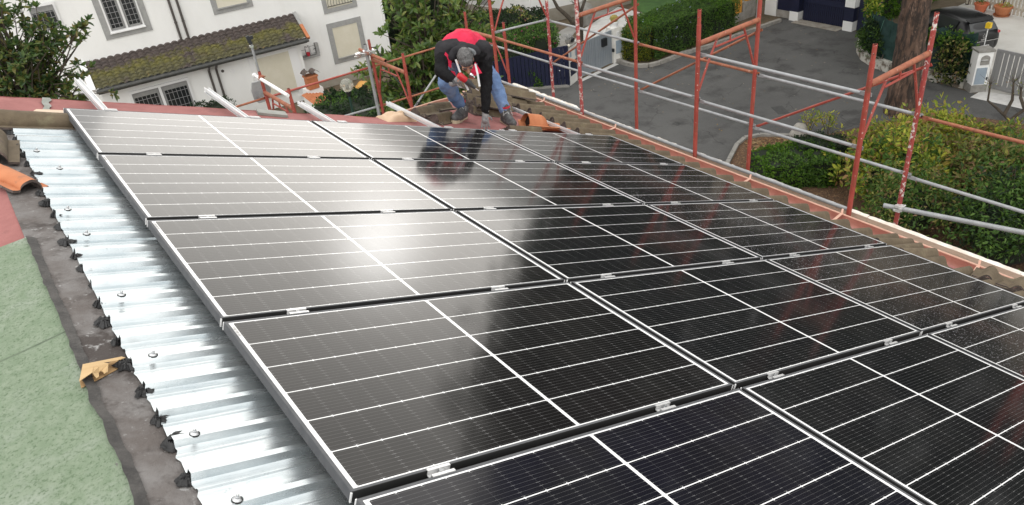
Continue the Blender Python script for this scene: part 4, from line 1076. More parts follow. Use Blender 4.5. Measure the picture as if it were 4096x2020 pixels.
# boots
for (h, t), a in ((fR, 'R'), (fL, 'L')):
    ax = (t - h).normalized(); up = V((math.sin(TILT) * .6, 0, 1)).normalized(); sd = ax.cross(up).normalized(); up = sd.cross(ax).normalized()
    at = lambda l, s_, u: h + ax * l + sd * s_ + up * u
    Lf = (t - h).length
    mb = MB()
    chain(mb, [(J['an' + a] + V((0, 0, .065)), .060), (at(.075, 0, .105), .058), (at(.06, 0, .055), .045)])
    chain(mb, [(at(.08, 0, .09), .056), (at(Lf * .48, 0, .075), .052), (at(Lf * .78, 0, .055), .047), (at(Lf * .90, 0, .05), .040)])
    for s in (-.018, .018): chain(mb, [(at(.04, s * .7, .045), .036), (at(Lf * .5, s, .045), .038), (at(Lf * .80, s * 1.2, .045), .036)])
    bt = remesh('boot', mb, M['boot'], man, vox=.008, it=3, noise_amp=.003, noise_sc=40)
    mb = MB(); outl = [(-.005, .022), (.0, .036), (.05, .040), (.13, .036), (Lf * .62, .047), (Lf * .85, .047), (Lf * .97, .030), (Lf * 1.0, .010)]
    ring = [at(l, w, -.003) for l, w in outl] + [at(l, -w, -.003) for l, w in reversed(outl)]
    mb.prism(ring, up * .034); build('sole', mb, M['sole'], bt)
    mb = MB()
    for q in range(6):
        l = Lf * (.30 + .075 * q); z = .150 - .0085 * q * 1.2
        mb.path([at(l, -.030, z - .018), at(l + .004, 0, z), at(l + .012, .030, z - .018)], .0036, 6); mb.path([at(l + .014, -.030, z - .022), at(l + .004, 0, z + .002), at(l - .004, .030, z - .018)], .0036, 6)
    mb.path([at(Lf * .3, 0, .14), at(Lf * .36, .05, .150), at(Lf * .44, .055, .105), at(Lf * .36, .02, .135)], .0038, 6); mb.path([at(Lf * .3, 0, .14), at(Lf * .34, -.045, .150), at(Lf * .42, -.055, .11)], .0038, 6)
    build('laces', mb, M['lace'], bt, smooth=True)
    mb = MB(); c = J['an' + a] + V((0, 0, .05)); mb.lathe([(.060, -.012), (.067, 0), (.064, .02)], c + V((0, 0, .02)), 18); build('boot_collar', mb, M['clothred'], bt, smooth=True)
# cordless drill
A = V((3.335, .375, -.815)); B = V((3.505, .330, -1.015)); ax = (B - A).normalized()
dr = thing('cordless_drill', 'red and dark grey cordless drill held in the gloved right hand', 'drill', loc=A)
rot = ax.to_track_quat('Z', 'Y').to_matrix()
mb = MB(); mb.lathe([(0, 0), (.026, .0), (.033, .01), (.033, .085), (.030, .095), (0, .095)], A, 18, rot); build('motor_shell', mb, M['drillred'], dr, smooth=40)
mb = MB(); mb.lathe([(0, .094), (.031, .094), (.032, .15), (.027, .158), (.027, .165), (.022, .185), (0, .185)], A, 18, rot); build('gearbox', mb, M['drillgrey'], dr, smooth=40)
mb = MB(); mb.lathe([(0, .185), (.018, .185), (.020, .20), (.016, .222), (.008, .228), (0, .228)], A, 14, rot); build('chuck', mb, M['drillgrey'], dr, smooth=40)
mb = MB(); mb.lathe([(0, .228), (.0045, .228), (.0045, .272), (0, .275)], A, 8, rot); build('bit', mb, M['chrome'], dr)
mb = MB(); mb.bar(A + ax * .045, GRIP + (GRIP - A - ax * .045).normalized() * .05, .036, .044); build('handle', mb, M['drillred'], dr)
e = GRIP + (GRIP - A - ax * .045).normalized() * .06; mb = MB(); mb.box(e, (.06, .09, .035), basis((-.5, -.8, .3), (0, 0, 1))); build('battery', mb, M['drillgrey'], dr)
mb = MB(); q = A + V((.115, -.02, -.02)); mb.lathe([(0, 0), (.016, 0), (.019, .01), (.019, .03), (.012, .04), (.010, .06), (0, .062)], q, 14, V((.5, -.35, -.6)).to_track_quat('Z', 'Y').to_matrix()); build('side_light', mb, M['chrome'], dr, smooth=40)
# ------------------------------------------------------------------ ground and street
mb = MB(); mb.grid(lambda a, b: (-120 + 300 * a, -120 + 320 * b, GZ - .012), 6, 6); struct('ground', mb, M['soil'])
def sheet(name, pts, z, m, **k):
    mb = MB(); mb.poly([(x, y, z) for x, y in pts]); return struct(name, mb, m, fix=False, **k)
def asphalt():
    m, nt, b = newmat('worn_asphalt'); g = NG(nt); v = g.obj()
    n1 = g.noise(v, .35, 6, .65); n2 = g.noise(v, 1.1, 4, .6); n3 = g.noise(v, 55, 3, .75); n4 = g.noise(g.scalevec(v, (.5, 1.6, 1)), .8, 4, .6)
    c = g.mix(g.ramp(n1, .35, .65), (.072, .071, .07), (.1, .099, .096)); c = g.mix(g.m('MULTIPLY', g.ramp(n2, .52, .66), .85), c, (.042, .041, .04)); c = g.mix(g.m('MULTIPLY', g.ramp(n4, .58, .75), .5), c, (.13, .125, .12))
    c = g.mix(g.m('MULTIPLY', g.ramp(n3, .5, .72), .5), c, (.15, .148, .145))
    ad = g.n('ShaderNodeVectorMath', operation='ADD'); nc = g.n('ShaderNodeTexNoise'); nc.inputs['Scale'].default_value = 1.3; g.l(v, nc.inputs['Vector']); g.l(v, ad.inputs[0]); g.l(nc.outputs['Color'], ad.inputs[1])
    vo = g.n('ShaderNodeTexVoronoi', feature='DISTANCE_TO_EDGE'); vo.inputs['Scale'].default_value = .42; g.l(ad.outputs[0], vo.inputs['Vector'])
    ck = g.m('MULTIPLY', g.m('LESS_THAN', vo.outputs['Distance'], .006), g.ramp(n2, .42, .58)); c = g.mix(g.m('MULTIPLY', ck, .7), c, (.025, .025, .025))
    g.l(c, b.inputs['Base Color']); g.l(g.m('ADD', g.m('MULTIPLY', n2, .3), .62), b.inputs['Roughness']); g.l(g.bump(n3, .5, .01), b.inputs['Normal']); return m
M['asphalt'] = asphalt()
sheet('road', [(13, -30), (24.9, -30), (25.1, 3.0), (24.6, 4.4), (24.8, 5.4), (24.85, 7.4), (25.3, 8.8), (26.1, 9.5), (27.0, 9.95), (28.1, 10.0), (28.1, 14.3), (25.2, 14.2), (21.8, 14.4), (20.4, 14.6), (20.05, 15.2), (19.9, 15.85), (17.4, 15.5), (15.2, 16.9), (13, 17.2)], GZ, M['asphalt'])
sheet('yard', [(25.2, -20), (60, -20), (60, 9.3), (27.2, 9.5), (26.3, 9.2), (25.5, 8.6), (25.1, 7.2), (25.0, 5.2), (24.9, 4.4), (25.4, 3.2)], GZ - .006, M['yard'])
sheet('pavement', [(24.25, 4.42), (24.9, 4.43), (25.35, 3.0), (25.2, -6), (24.35, -6), (24.28, 2.9)], GZ + .004, M['marble'])
mb = MB()
rnd = random.Random(3)
for i in range(18):
    for j in range(4):
        x = 27.72 + j * .14 + rnd.uniform(-.01, .01); y = 11.45 + i * .118
        mb.box((x, y, GZ + .02), (.125, .105, .03), Matrix.Rotation(rnd.uniform(-.08, .08), 3, 'Z'))
struct('cobbles', mb, pm('cobble_stone', (.42, .39, .34), (.28, .25, .21), 3, rough=.9, bump=.3, bscale=20))
def kerb(name, pts, w=.16, h=.13, m=None):
    mb = MB(); rn = random.Random(len(pts))
    P = [V((x, y, 0)) for x, y in pts]
    for a, b in zip(P, P[1:]):
        n = max(1, int((b - a).length / .45))
        for k in range(n):
            p = a.lerp(b, k / n); q = a.lerp(b, (k + 1) / n - .02 / max(.1, (b - a).length))
            mb.bar(p + V((0, 0, GZ + h / 2 + rn.uniform(-.01, .01))), q + V((0, 0, GZ + h / 2 + rn.uniform(-.01, .01))), w, h)
    return struct(name, mb, m or M['kerb'])
kerb('kerb', [(19.9, 15.9), (19.84, 15.1), (19.92, 14.75), (20.2, 14.45), (20.7, 14.35), (21.3, 14.34), (22.04, 14.35), (23.4, 14.12), (25.2, 14.1), (27.6, 14.0)])
M['asphalt_dark'] = pm('iron_drain_cover', (.05, .05, .05), (.07, .07, .068), 12, rough=.7)
mb = MB(); mb.box((19.83, 8.2, GZ + .004), (.62, .36, .006), Matrix.Rotation(R(58), 3, 'Z')); o = struct('drain_cover', mb, M['asphalt_dark'])
# specks, stray leaves and scraps on the asphalt
mb = MB(); rn = random.Random(18)
for k in range(260):
    x = rn.uniform(17, 27.5); y = rn.uniform(6, 15) if k % 3 else rn.gauss(14.2, .4); a = rn.uniform(0, 6.28); s = rn.uniform(.012, .045); u = V((math.cos(a), math.sin(a), 0)) * s; w = V((-u.y, u.x, 0)) * .55; p = V((x, y, GZ + .006))
    mb.add([p - u, p + w, p + u, p - w], [(0, 1, 2, 3)])
sl_ = build('scattered_leaves', mb, leafmat('stray_leaf', [(.3, .2, .06), (.2, .12, .05), (.45, .4, .3), (.12, .08, .05)], .8, .2, .05), None, fix=False); sl_['kind'] = 'stuff'; tag(sl_, 'stray leaves and scraps scattered on the asphalt', 'leaves')
# leaf litter bed with a rough kerb, below the eave
sheet('flower_bed', [(15.2, 6.6), (16.8, 7.5), (17.3, 7.62), (17.75, 7.45), (18.5, 6.6), (19.2, 6.0), (22.5, 4.7), (23.2, 2.5), (22.8, -4), (13, -6), (13, 5)], GZ + .02, M['litter'])
kerb('bed_kerb', [(15.4, 6.75), (16.85, 7.5), (17.35, 7.62), (17.8, 7.42), (18.35, 6.75)], .12, .09, M['conc'])
mb = MB(); rn = random.Random(8)
for k in range(900):
    x = rn.uniform(16.2, 18.6); y = rn.uniform(5.6, 7.4)
    if y > 7.55 - abs(x - 17.3) * .9: continue
    a = rn.uniform(0, 6.28); p = V((x, y, GZ + .03 + rn.uniform(0, .03))); u = V((math.cos(a), math.sin(a), rn.uniform(-.3, .3))) * rn.uniform(.04, .09); w = V((-u.y, u.x, rn.uniform(-.02, .02))) * .45
    mb.add([p - u, p + w, p + u, p - w], [(0, 1, 2, 3)])
lt = build('fallen_leaves', mb, leafmat('fallen_leaf', [(.16, .08, .04), (.28, .16, .08), (.36, .26, .14), (.1, .05, .03)], .8, .2, .1), None, fix=False); lt['kind'] = 'stuff'; tag(lt, 'dry brown leaves littering the bed', 'leaves')
mb = MB(); mb.ball((18.5, 6.55, GZ + .12), (.34, .24, .28), 18, 12)
for i, v in enumerate(mb.v): mb.v[i] = V((18.5, 6.55, GZ + .12)) + (v - V((18.5, 6.55, GZ + .12))) * (1 + .25 * mnoise.noise(v * 4))
tag(build('boulder', mb, M['kerb'], None, smooth=True, org=(18.5, 6.55, GZ)), 'rounded pale boulder at the corner of the litter bed', 'rock')

# ------------------------------------------------------------------ foliage helpers
def leaf(mb, p, d, n, L, W, mi=0):
    d = d.normalized(); s = d.cross(n)
    if s.length < 1e-3: s = d.orthogonal()
    s = s.normalized(); n = s.cross(d)
    if L > .115: mb.add([p, p + d * L * .30 + s * W * .9 + n * L * .05, p + d * L * .68 + s * W * .8 + n * L * .03, p + d * L - n * L * .10, p + d * L * .68 - s * W * .8 + n * L * .03, p + d * L * .30 - s * W * .9 + n * L * .05], [(0, 1, 2, 3), (0, 3, 4, 5)], mi)
    else: mb.add([p, p + d * L * .42 + s * W + n * L * .05, p + d * L - n * L * .10, p + d * L * .42 - s * W + n * L * .05], [(0, 1, 2, 3)], mi)
def rv(rn):
    while True:
        v = V((rn.uniform(-1, 1), rn.uniform(-1, 1), rn.uniform(-1, 1)))
        if .05 < v.length < 1: return v.normalized()
def clump(mb, c, rad, n, L, rn, wr=.3, droop=0, mi=0, up=.35):
    for _ in range(n):
        q = rv(rn); p = c + q * rad * rn.uniform(.25, 1)
        d = (q + rv(rn) * .7 + V((0, 0, up - droop))).normalized()
        l = L * rn.uniform(.65, 1.2)
        leaf(mb, p, d, rv(rn) + V((0, 0, 1.2)), l, l * wr * .5 * rn.uniform(.8, 1.25), mi)
def whorl(mb, c, axis, n, L, rn, wr=.36, mi=0):
    """rosette of leaves round a shoot tip, magnolia style"""
    a = axis.normalized(); s = a.orthogonal().normalized(); t = a.cross(s)
    for k in range(n):
        an = 2 * PI * k / n * 1.0 + rn.uniform(-.3, .3); o = rn.uniform(.1, 1.0)
        d = (a * (1 - o) * 1.2 + (s * math.cos(an) + t * math.sin(an)) * (o + .25)).normalized()
        l = L * rn.uniform(.7, 1.15); leaf(mb, c - a * rn.uniform(0, .07), d, a + rv(rn) * .3, l, l * wr * .5, mi)
def tree(label, base, tips, fork, L, nleaf, lm, bm, r0, seed, group=None, per=3, name='magnolia_tree', cat='tree', spread=.16, wr=.38):
    """tapered trunk, limbs out to every tip, rosettes of leaves along each limb"""
    rn = random.Random(seed); b = V(base); f = V(fork)
    t = thing(name, label, cat, loc=base, group=group)
    mb = MB(); mb.path([b, b.lerp(f, .35) + V((.05, .03, 0)), b.lerp(f, .7) - V((.04, .02, 0)), f], [r0, r0 * .85, r0 * .7, r0 * .55], 10)
    lf = MB()
    for tip in tips:
        tip = V(tip); k = rn.uniform(.45, 1.0); s = b.lerp(f, .55 + .45 * k); m = s.lerp(tip, .5) + rv(rn) * .18 + V((0, 0, .1))
        mb.path([s, m, tip], [r0 * .32, r0 * .17, r0 * .05], 6)
        for _ in range(per):
            q = rn.uniform(.45, 1.0); c = (m.lerp(tip, (q - .5) * 2) if q > .5 else s.lerp(m, q * 2))
            e = c + (rv(rn) + V((0, 0, .35))) * spread * rn.uniform(.3, 1.5)
            mb.path([c, e], [r0 * .06, r0 * .035], 4, 0, False)
            whorl(lf, e, (e - c) + V((0, 0, .08)), nleaf, L, rn, wr)
        whorl(lf, tip, tip - m, nleaf + 2, L, rn, wr)
    build('trunk', mb, bm, t, smooth=True); build('crown', lf, lm, t, fix=False)
    return t
def tips_in(boxes, n, seed):
    """tips scattered through ellipsoids (centre, radii, weight)"""
    rn = random.Random(seed); out = []
    for c, r, k in boxes:
        for _ in range(int(n * k)):
            q = rv(rn) * rn.uniform(.35, 1.0) ** .6; out.append((c[0] + q.x * r[0], c[1] + q.y * r[1], c[2] + q.z * r[2]))
    return out
# magnolia left of the house front
tree('glossy dark magnolia before the white house at the left', (.2, 12.6, GZ), tips_in([((.35, 12.6, -1.9), (.95, .8, 1.25), .5), ((-.1, 12.8, -2.9), (1.0, .9, .8), .3), ((1.25, 12.3, -2.05), (.75, .4, .28), .13), ((1.2, 12.3, -2.9), (.75, .45, .22), .1), ((.5, 12.4, -3.4), (1.3, .7, .4), .22), ((.15, 12.6, -.8), (.5, .4, .7), .16)], 120, 4), (.3, 12.6, -2.6), .155, 7, M['leaf_magd'], M['twig'], .10, 5, per=4, wr=.44)
# magnolia behind the worker
tree('tall magnolia with glossy leaves behind the worker', (7.4, 8.3, GZ), tips_in([((7.35, 8.2, -2.3), (1.0, .85, 1.3), .42), ((7.1, 7.9, -3.7), (1.25, .9, .85), .5), ((6.2, 8.2, -3.35), (.55, .5, .6), .16), ((8.0, 7.9, -3.2), (.8, .7, .9), .25), ((7.2, 7.8, -4.7), (1.4, .9, .6), .3), ((8.6, 7.6, -2.0), (.5, .3, .3), .07)], 140, 9), (7.35, 8.2, -3.2), .165, 6, M['leaf_mag'], M['twig'], .10, 11, per=4, wr=.44)

def hedge(label, pts, w, h, L, lm, seed, dens=900, z0=GZ, name='hedge', cat='hedge', lm2=None, flowers=None, wr=.55, rough=.10, group=None):
    """clipped hedge: dark core, leaves bristling over every face"""
    rn = random.Random(seed); P = [V((x, y, 0)) for x, y in pts]
    t = thing(name, label, cat, loc=(P[0].x, P[0].y, z0), group=group)
    core = MB(); lf = MB(); fl = MB()
    for a, b in zip(P, P[1:]):
        Ls = (b - a).length; d = (b - a).normalized(); s = V((-d.y, d.x, 0))
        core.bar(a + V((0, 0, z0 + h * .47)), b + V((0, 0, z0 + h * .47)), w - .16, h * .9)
        area = Ls * (w + 2 * h) + w * h * 2
        for _ in range(int(area * dens)):
            u = rn.uniform(-.04, 1.04) * Ls; q = rn.random() * (w + 2 * h)
            if q < w: o, z, n = rn.uniform(-w / 2, w / 2), h, V((0, 0, 1))
            elif q < w + h: o, z, n = -w / 2, rn.uniform(0, h), -s
            else: o, z, n = w / 2, rn.uniform(0, h), s.copy()
            if rn.random() < .12:
                e = rn.choice((-.02, Ls + .02)); u = e; o = rn.uniform(-w / 2, w / 2); z = rn.uniform(0, h); n = d * (1 if e > 0 else -1)
            p = a + d * u + s * o + V((0, 0, z0 + z))
            bu = mnoise.noise(p * 1.7) * rough * 1.4 + mnoise.noise(p * 5) * rough * .8
            p = p + n * (bu - rn.uniform(0, .10))
            l = L * rn.uniform(.7, 1.3)
            leaf(lf, p, n * .8 + rv(rn), n + rv(rn) * .8, l, l * wr * .5, 1 if (lm2 and mnoise.noise(p * .9 + V((7, 3, 1))) > .22 and rn.random() < .75) else 0)
            if flowers and rn.random() < flowers[1] and mnoise.noise(p * 1.1) > .05: clump(fl, p + n * .04, .04, 3, .06, rn, 1.0)
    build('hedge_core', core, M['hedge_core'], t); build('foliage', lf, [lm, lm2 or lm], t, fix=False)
    if flowers: build('blossom', fl, flowers[0], t, fix=False)
    return t
hedge('big clipped hedge inside the stone kerb along the road', [(21.05, 15.6), (25.3, 15.33)], 1.7, 1.33, .075, M['leaf_hedge'], 3, 900, GZ + .06, lm2=M['leaf_bright'], flowers=(M['petal_blue'], .006))
hedge('rounded yellow speckled hedge end beside the gate pillar', [(20.45, 15.9), (20.95, 15.0)], .9, 1.22, .075, M['leaf_hedgey'], 4, 900, GZ + .06, lm2=M['leaf_hedge'])
hedge('bushy hedge with magenta flowers behind the navy fence', [(14.3, 18.9), (16.2, 17.2), (17.3, 16.4)], 1.5, 1.9, .085, M['leaf_hedge'], 6, 560, GZ, lm2=M['leaf_bright'], flowers=(M['petal'], .012), rough=.22)
hedge('dark flowering hedge far behind the worker', [(15.8, 22.0), (18.8, 19.2)], 1.8, 1.7, .10, M['leaf_dark'], 7, 380, GZ, lm2=M['leaf_olive'], flowers=(M['petal'], .02), rough=.2)
hedge('low ivy hedge round the globe lamp', [(8.4, 18.4), (10.0, 16.2), (12.4, 14.6)], 2.6, 1.25, .11, M['leaf_dark'], 8, 330, GZ, lm2=M['leaf_hedge'], rough=.3)
hedge('small round bush under the lean-to windows', [(5.0, 20.6), (6.1, 20.6)], 1.1, 1.5, .07, M['leaf_dark'], 9, 500, GZ, name='bush', cat='bush', rough=.25)
hedge('dark evergreen hedge in the shade right of the white house', [(14.9, 26.4), (18.5, 26.0)], 1.2, 4.2, .14, M['leaf_dark'], 10, 240, GZ, rough=.25)

def shrub(label, c, r, n, L, lm, seed, group, lm2=None, heads=None, wr=.42, name='shrub'):
    rn = random.Random(seed); c = V(c)
    t = thing(name, label, 'shrub', loc=(c.x, c.y, GZ), group=group)
    st = MB(); lf = MB()
    for _ in range(n):
        q = rv(rn); q.z = abs(q.z) * 1.1 - .25
        p = c + V((q.x * r[0], q.y * r[1], q.z * r[2])) * rn.uniform(.5, 1.0) * (1 + .5 * mnoise.noise(V((q.x * 2.2, q.y * 2.2, q.z * 2.2 + seed)))) * (1.25 if rn.random() < .07 else 1)
        k = rn.random()
        if k < .12: st.path([V((c.x + rn.uniform(-.2, .2), c.y + rn.uniform(-.2, .2), GZ)), c.lerp(p, .5), p], [.014, .01, .004], 5, 0, False)
        clump(lf, p, .17, 9, L, rn, wr, .25, 1 if (lm2 and rn.random() < .35) else 0)
        if heads and rn.random() < .3: clump(lf, p + q * .12, .09, 12, .05, rn, .5, 0, 2)
    # dark heart so the ground does not show through
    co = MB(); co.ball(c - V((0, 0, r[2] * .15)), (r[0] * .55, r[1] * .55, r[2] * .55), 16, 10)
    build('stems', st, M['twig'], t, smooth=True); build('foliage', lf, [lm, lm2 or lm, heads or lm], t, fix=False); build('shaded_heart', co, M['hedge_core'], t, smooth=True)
    return t
GS = 'mixed shrubs in the bed below the eave'
sh = [('lime green shrub nearest the pine trunk', (20.4, 3.5, -8.2), (1.3, 1.1, .75), 420, .15, 'leaf_lime', None, None),
      ('lime shrub beside the middle of the right post', (18.6, 3.5, -8.0), (1.25, 1.2, .9), 480, .16, 'leaf_lime', 'leaf_olive', None),
      ('olive shrub with brown heads right of the streaked post', (19.9, 1.7, -8.1), (1.4, 1.3, .95), 540, .15, 'leaf_olive', 'leaf_lime', 'leaf_russet'),
      ('green shrub at the right picture edge under the orange rail', (20.6, .0, -8.1), (1.3, 1.4, 1.0), 480, .13, 'leaf_hedge', 'leaf_olive', 'leaf_russet'),
      ('olive shrub with brown heads over the thick grey tube', (18.1, .6, -7.8), (1.5, 1.4, 1.1), 600, .15, 'leaf_olive', 'leaf_hedge', 'leaf_russet'),
      ('yellow green shrub between the two right posts', (16.9, 2.7, -7.75), (1.35, 1.25, 1.1), 560, .16, 'leaf_lime', 'leaf_hedge', 'leaf_russet'),
      ('dark shrub low beside the right inner post', (15.6, 1.6, -7.7), (1.2, 1.1, 1.0), 480, .11, 'leaf_hedge', 'leaf_olive', None),
      ('dark green shrub near the plank at the lower right', (15.7, -.5, -7.5), (1.4, 1.3, 1.2), 640, .12, 'leaf_hedge', 'leaf_dark', None),
      ('large leaved shrub at the lower right picture corner', (17.3, -1.4, -7.4), (1.5, 1.4, 1.3), 560, .13, 'leaf_dark', 'leaf_hedge', 'leaf_russet')]
for k, (lab, c, r, n, L, a, b, h) in enumerate(sh):
    shrub(lab, c, r, n, L, M[a], 50 + k, GS, M[b] if b else None, M[h] if h else None)
hedge('low bright green hedge in front of the leaf litter', [(15.3, 5.6), (16.4, 4.9), (16.9, 4.4)], 1.25, .78, .075, M['leaf_bright'], 21, 800, GZ, name='hedge', lm2=M['leaf_hedge'], rough=.16)
hedge('dark low hedge right of the bright hedge', [(16.7, 5.4), (17.6, 4.6)], .9, .85, .06, M['leaf_dark'], 22, 700, GZ, rough=.14)
def sprig(label, c, n, hgt, seed, group=None):
    rn = random.Random(seed); c = V(c); t = thing('sapling', label, 'plant', loc=c, group=group); st = MB(); lf = MB()
    for _ in range(n):
        a = rn.uniform(0, 6.28); e = c + V((math.cos(a) * .28, math.sin(a) * .28, hgt * rn.uniform(.7, 1.1))); st.path([c, c.lerp(e, .5) + V((0, 0, .08)), e], [.012, .009, .004], 5, 0, False)
        for q in range(5): clump(lf, c.lerp(e, .55 + .11 * q) + rv(rn) * .06, .09, 7, .11, rn, .35)
    build('stems', st, M['twig'], t); build('foliage', lf, M['leaf_lime'], t, fix=False)
sprig('spindly sapling left of the pair beside the boulder', (18.65, 6.35, GZ), 4, .75, 31, 'saplings beside the boulder')
sprig('spindly sapling right of the pair, over a pale leaf', (19.0, 5.95, GZ), 4, .8, 32, 'saplings beside the boulder')
# shoot with yellow flower behind the plank
rn = random.Random(4); mb = MB(); st = MB(); t = thing('climber', 'leafy shoots with a yellow flower behind the worker leg', 'plant', loc=(7.0, 6.0, -5))
for k in range(16):
    c = V((7.05 + rn.uniform(-.35, .45), 5.9 + rn.uniform(-.15, .15), -3.35 + rn.uniform(-.35, .3))); whorl(mb, c, V((rn.uniform(-.5, .5), -.2, 1)), 6, .16, rn, .36); st.path([(7.0, 6.0, -5), (7.0, 6.0, -4), c], [.03, .02, .008], 5, 0, False)
build('stems', st, M['twig'], t); build('foliage', mb, M['leaf_mag'], t, fix=False)
mb = MB(); clump(mb, V((7.0, 5.8, -3.0)), .035, 14, .05, rn, 1.0); build('blossom', mb, M['yellow'], t, fix=False)

# ------------------------------------------------------------------ the stone pine and the pruned trees
pt = thing('pine_tree', 'huge pine trunk with scaly bark behind the right scaffold frame', 'tree', loc=(21.97, 5.35, GZ))
mb = MB()
def ptr(a, b):
    z = 11.8 * a; an = 2 * PI * b; r = .43 + .10 * math.exp(-z / .5) - .016 * z
    c = V((21.97 + .02 * z + .008 * z * z * .2, 5.35 + .07 * z - .004 * z * z, GZ - .05 + z))
    d = V((math.cos(an), math.sin(an), 0)); p = c + d * r
    k = 1 - abs(mnoise.noise(V((p.x * 4.2, p.y * 4.2, p.z * 1.3)))) * 1.3 + .4 * mnoise.noise(V((p.x * 13, p.y * 13, p.z * 5)))
    return p + d * (.075 * k - .05)
mb.grid(ptr, 150, 84)
build('trunk', mb, M['bark'], pt, smooth=True)
mb = MB(); lf = MB(); rn = random.Random(2); top = V((22.7, 5.6, 3.0))
for k in range(46):
    a = k * 2.4; rr = 1.2 + 6.6 * (k / 46) ** .6; tip = top + V((math.cos(a) * rr, math.sin(a) * rr, rn.uniform(.2, 1.6) + 4.2 * (1 - (rr / 8.4) ** 2)))
    mb.path([top + V((0, 0, -.6)), top.lerp(tip, .5) + V((0, 0, .1)), tip], [.2, .12, .04], 6)
    for _ in range(34): clump(lf, tip + V((rn.uniform(-1.5, 1.5), rn.uniform(-1.5, 1.5), rn.uniform(-1.1, 1.1))), .5, 9, .6, rn, .36)
build('limb', mb, M['bark'], pt, smooth=True); build('crown', lf, M['leaf_pine'], pt, fix=False)
def pruned(label, base, arms, r, seed, name='pruned_tree', leaves_=None):
    rn = random.Random(seed); t = thing(name, label, 'tree', loc=base); mb = MB(); b = V(base)
    for pts in arms:
        P = [b + V(p) for p in pts]; mb.path(P, [r * (1 - .14 * i) if i < len(P) - 1 else r * .5 for i in range(len(P))], 8)
        for _ in range(14):
            s = P[-1] + rv(rn) * .03; d = (V(P[-1]) - V(P[-2])).normalized() + rv(rn) * .9; mb.path([s, s + d * rn.uniform(.15, .4)], [r * .12, r * .04], 4, 0, False)
    build('trunk', mb, M['twig'], t, smooth=True)
    if leaves_:
        lf = MB()
        for pts in arms:
            for _ in range(4): clump(lf, b + V(pts[-1]) + rv(rn) * .12, .08, 6, .07, rn, .3)
        build('crown', lf, leaves_, t, fix=False)
pruned('bare pollarded tree behind the grey double gate', (20.4, 18.6, GZ), [[(0, 0, 0), (-.05, .05, .7), (.05, .1, 1.3), (-.1, .1, 1.75)], [(.1, .1, 0), (.2, .15, .8), (.3, .2, 1.4), (.55, .15, 1.9)], [(-.05, .05, .7), (-.45, .2, 1.3), (-.85, .35, 1.75), (-1.05, .4, 2.2)], [(.05, .1, 1.2), (.15, .3, 1.8), (.05, .4, 2.4)]], .10, 3)
pruned('small bare tree with cut back limbs at the right edge', (22.2, 2.35, GZ), [[(0, 0, 0), (.0, .05, .45), (-.1, .4, .75), (-.2, .65, .95), (-.22, .68, 1.45)], [(0, .05, .45), (.15, -.2, .8), (.3, -.35, 1.15), (.2, -.35, 1.6)], [(-.05, .2, .6), (.1, .15, 1.0), (.0, .2, 1.55)], [(.15, -.2, .8), (.15, -.02, 1.1), (.1, .0, 1.35)]], .05, 6, leaves_=M['leaf_olive'])
BT = [(31, 20, 17, 5, 'unseen dark broad tree beyond the yellow wall'), (37, 13, 10, 5, 'unseen dark tall tree beyond the picket fence'), (33, 30, 8, 3.0, 'unseen small dark tree beyond the white villa')]
BT += [(44, 19, 19, 6.5, 'unseen tall dark tree in the far row, behind the yellow wall'), (46, 8, 18, 6.5, 'unseen tall dark tree in the far row, behind the pots'), (46, -3, 13, 6.5, 'unseen tall dark tree in the far row, behind the yard'), (42, -13, 12, 6, 'unseen tall dark tree at the right end of the far row'), (38, 25, 18, 4.5, 'unseen tall dark tree in the far row, behind the lawn')]
for k, (x, y, h, r, blab) in enumerate(BT):  # unseen trees, added and sized to darken what the panels reflect
    rn = random.Random(70 + k); t = thing('unseen_tree', blab, 'tree', loc=(x, y, GZ), group='unseen trees beyond the street')
    mb = MB(); mb.path([(x, y, GZ), (x, y, GZ + h * .6)], [.3, .15], 8); lf = MB()
    for _ in range(420 if h < 11 else 560):
        q = rv(rn) * rn.uniform(.5, 1); clump(lf, V((x + q.x * r, y + q.y * r, GZ + h * (.72 if h < 11 else .56) + q.z * h * (.42 if h < 11 else .5))), .6 if h < 11 else .9, 7, .5 if h < 11 else .95, rn, .6)
    build('trunk', mb, M['bark'], t); build('crown', lf, M['leaf_dark'], t, fix=False)
# ------------------------------------------------------------------ the white house at the left
Q0 = V((13.667, 22.81, 0)); FD = V((-.9954, .0958, 0)); FN = V((-.0958, -.9954, 0))
def F(s, p, z): return Q0 + FD * s + FN * p + V((0, 0, z))
def fbox(mb, s0, s1, p0, p1, z0, z1, mi=0):
    c = F((s0 + s1) / 2, (p0 + p1) / 2, (z0 + z1) / 2); rot = Matrix((FD, FN, V((0, 0, 1)))).transposed()
    mb.box(c, (abs(s1 - s0), abs(p1 - p0), abs(z1 - z0)), rot, mi)
def bars(mb, s0, s1, z0, z1, p, ns, nz, t=.014, mi=0):
    for i in range(ns + 1): s = s0 + (s1 - s0) * i / ns; fbox(mb, s - t / 2, s + t / 2, p - .006, p + .006, z0, z1, mi)
    for i in range(nz + 1): z = z0 + (z1 - z0) * i / nz; fbox(mb, s0, s1, p - .005, p + .007, z - t / 2, z + t / 2, mi)
wh = thing('white_house', 'white rendered house with mossy tiled lean-to and grey window surrounds', 'house', loc=(Q0.x, Q0.y, GZ))
mb = MB(); fbox(mb, 0, 17, -9, 0, GZ, -.6); build('wall', mb, M['wall_white'], wh)
mb = MB(); a = [F(-.5, .5, -.62), F(17.5, .5, -.62), F(17.5, -9.5, -.62), F(-.5, -9.5, -.62)]; r0 = F(4.5, -4.5, 1.0); r1 = F(12.5, -4.5, 1.0)
mb.add(a + [r0, r1], [(0, 1, 5, 4), (2, 3, 4, 5), (1, 2, 5), (3, 0, 4), (3, 2, 1, 0)]); build('roof', mb, M['terracotta'], wh)
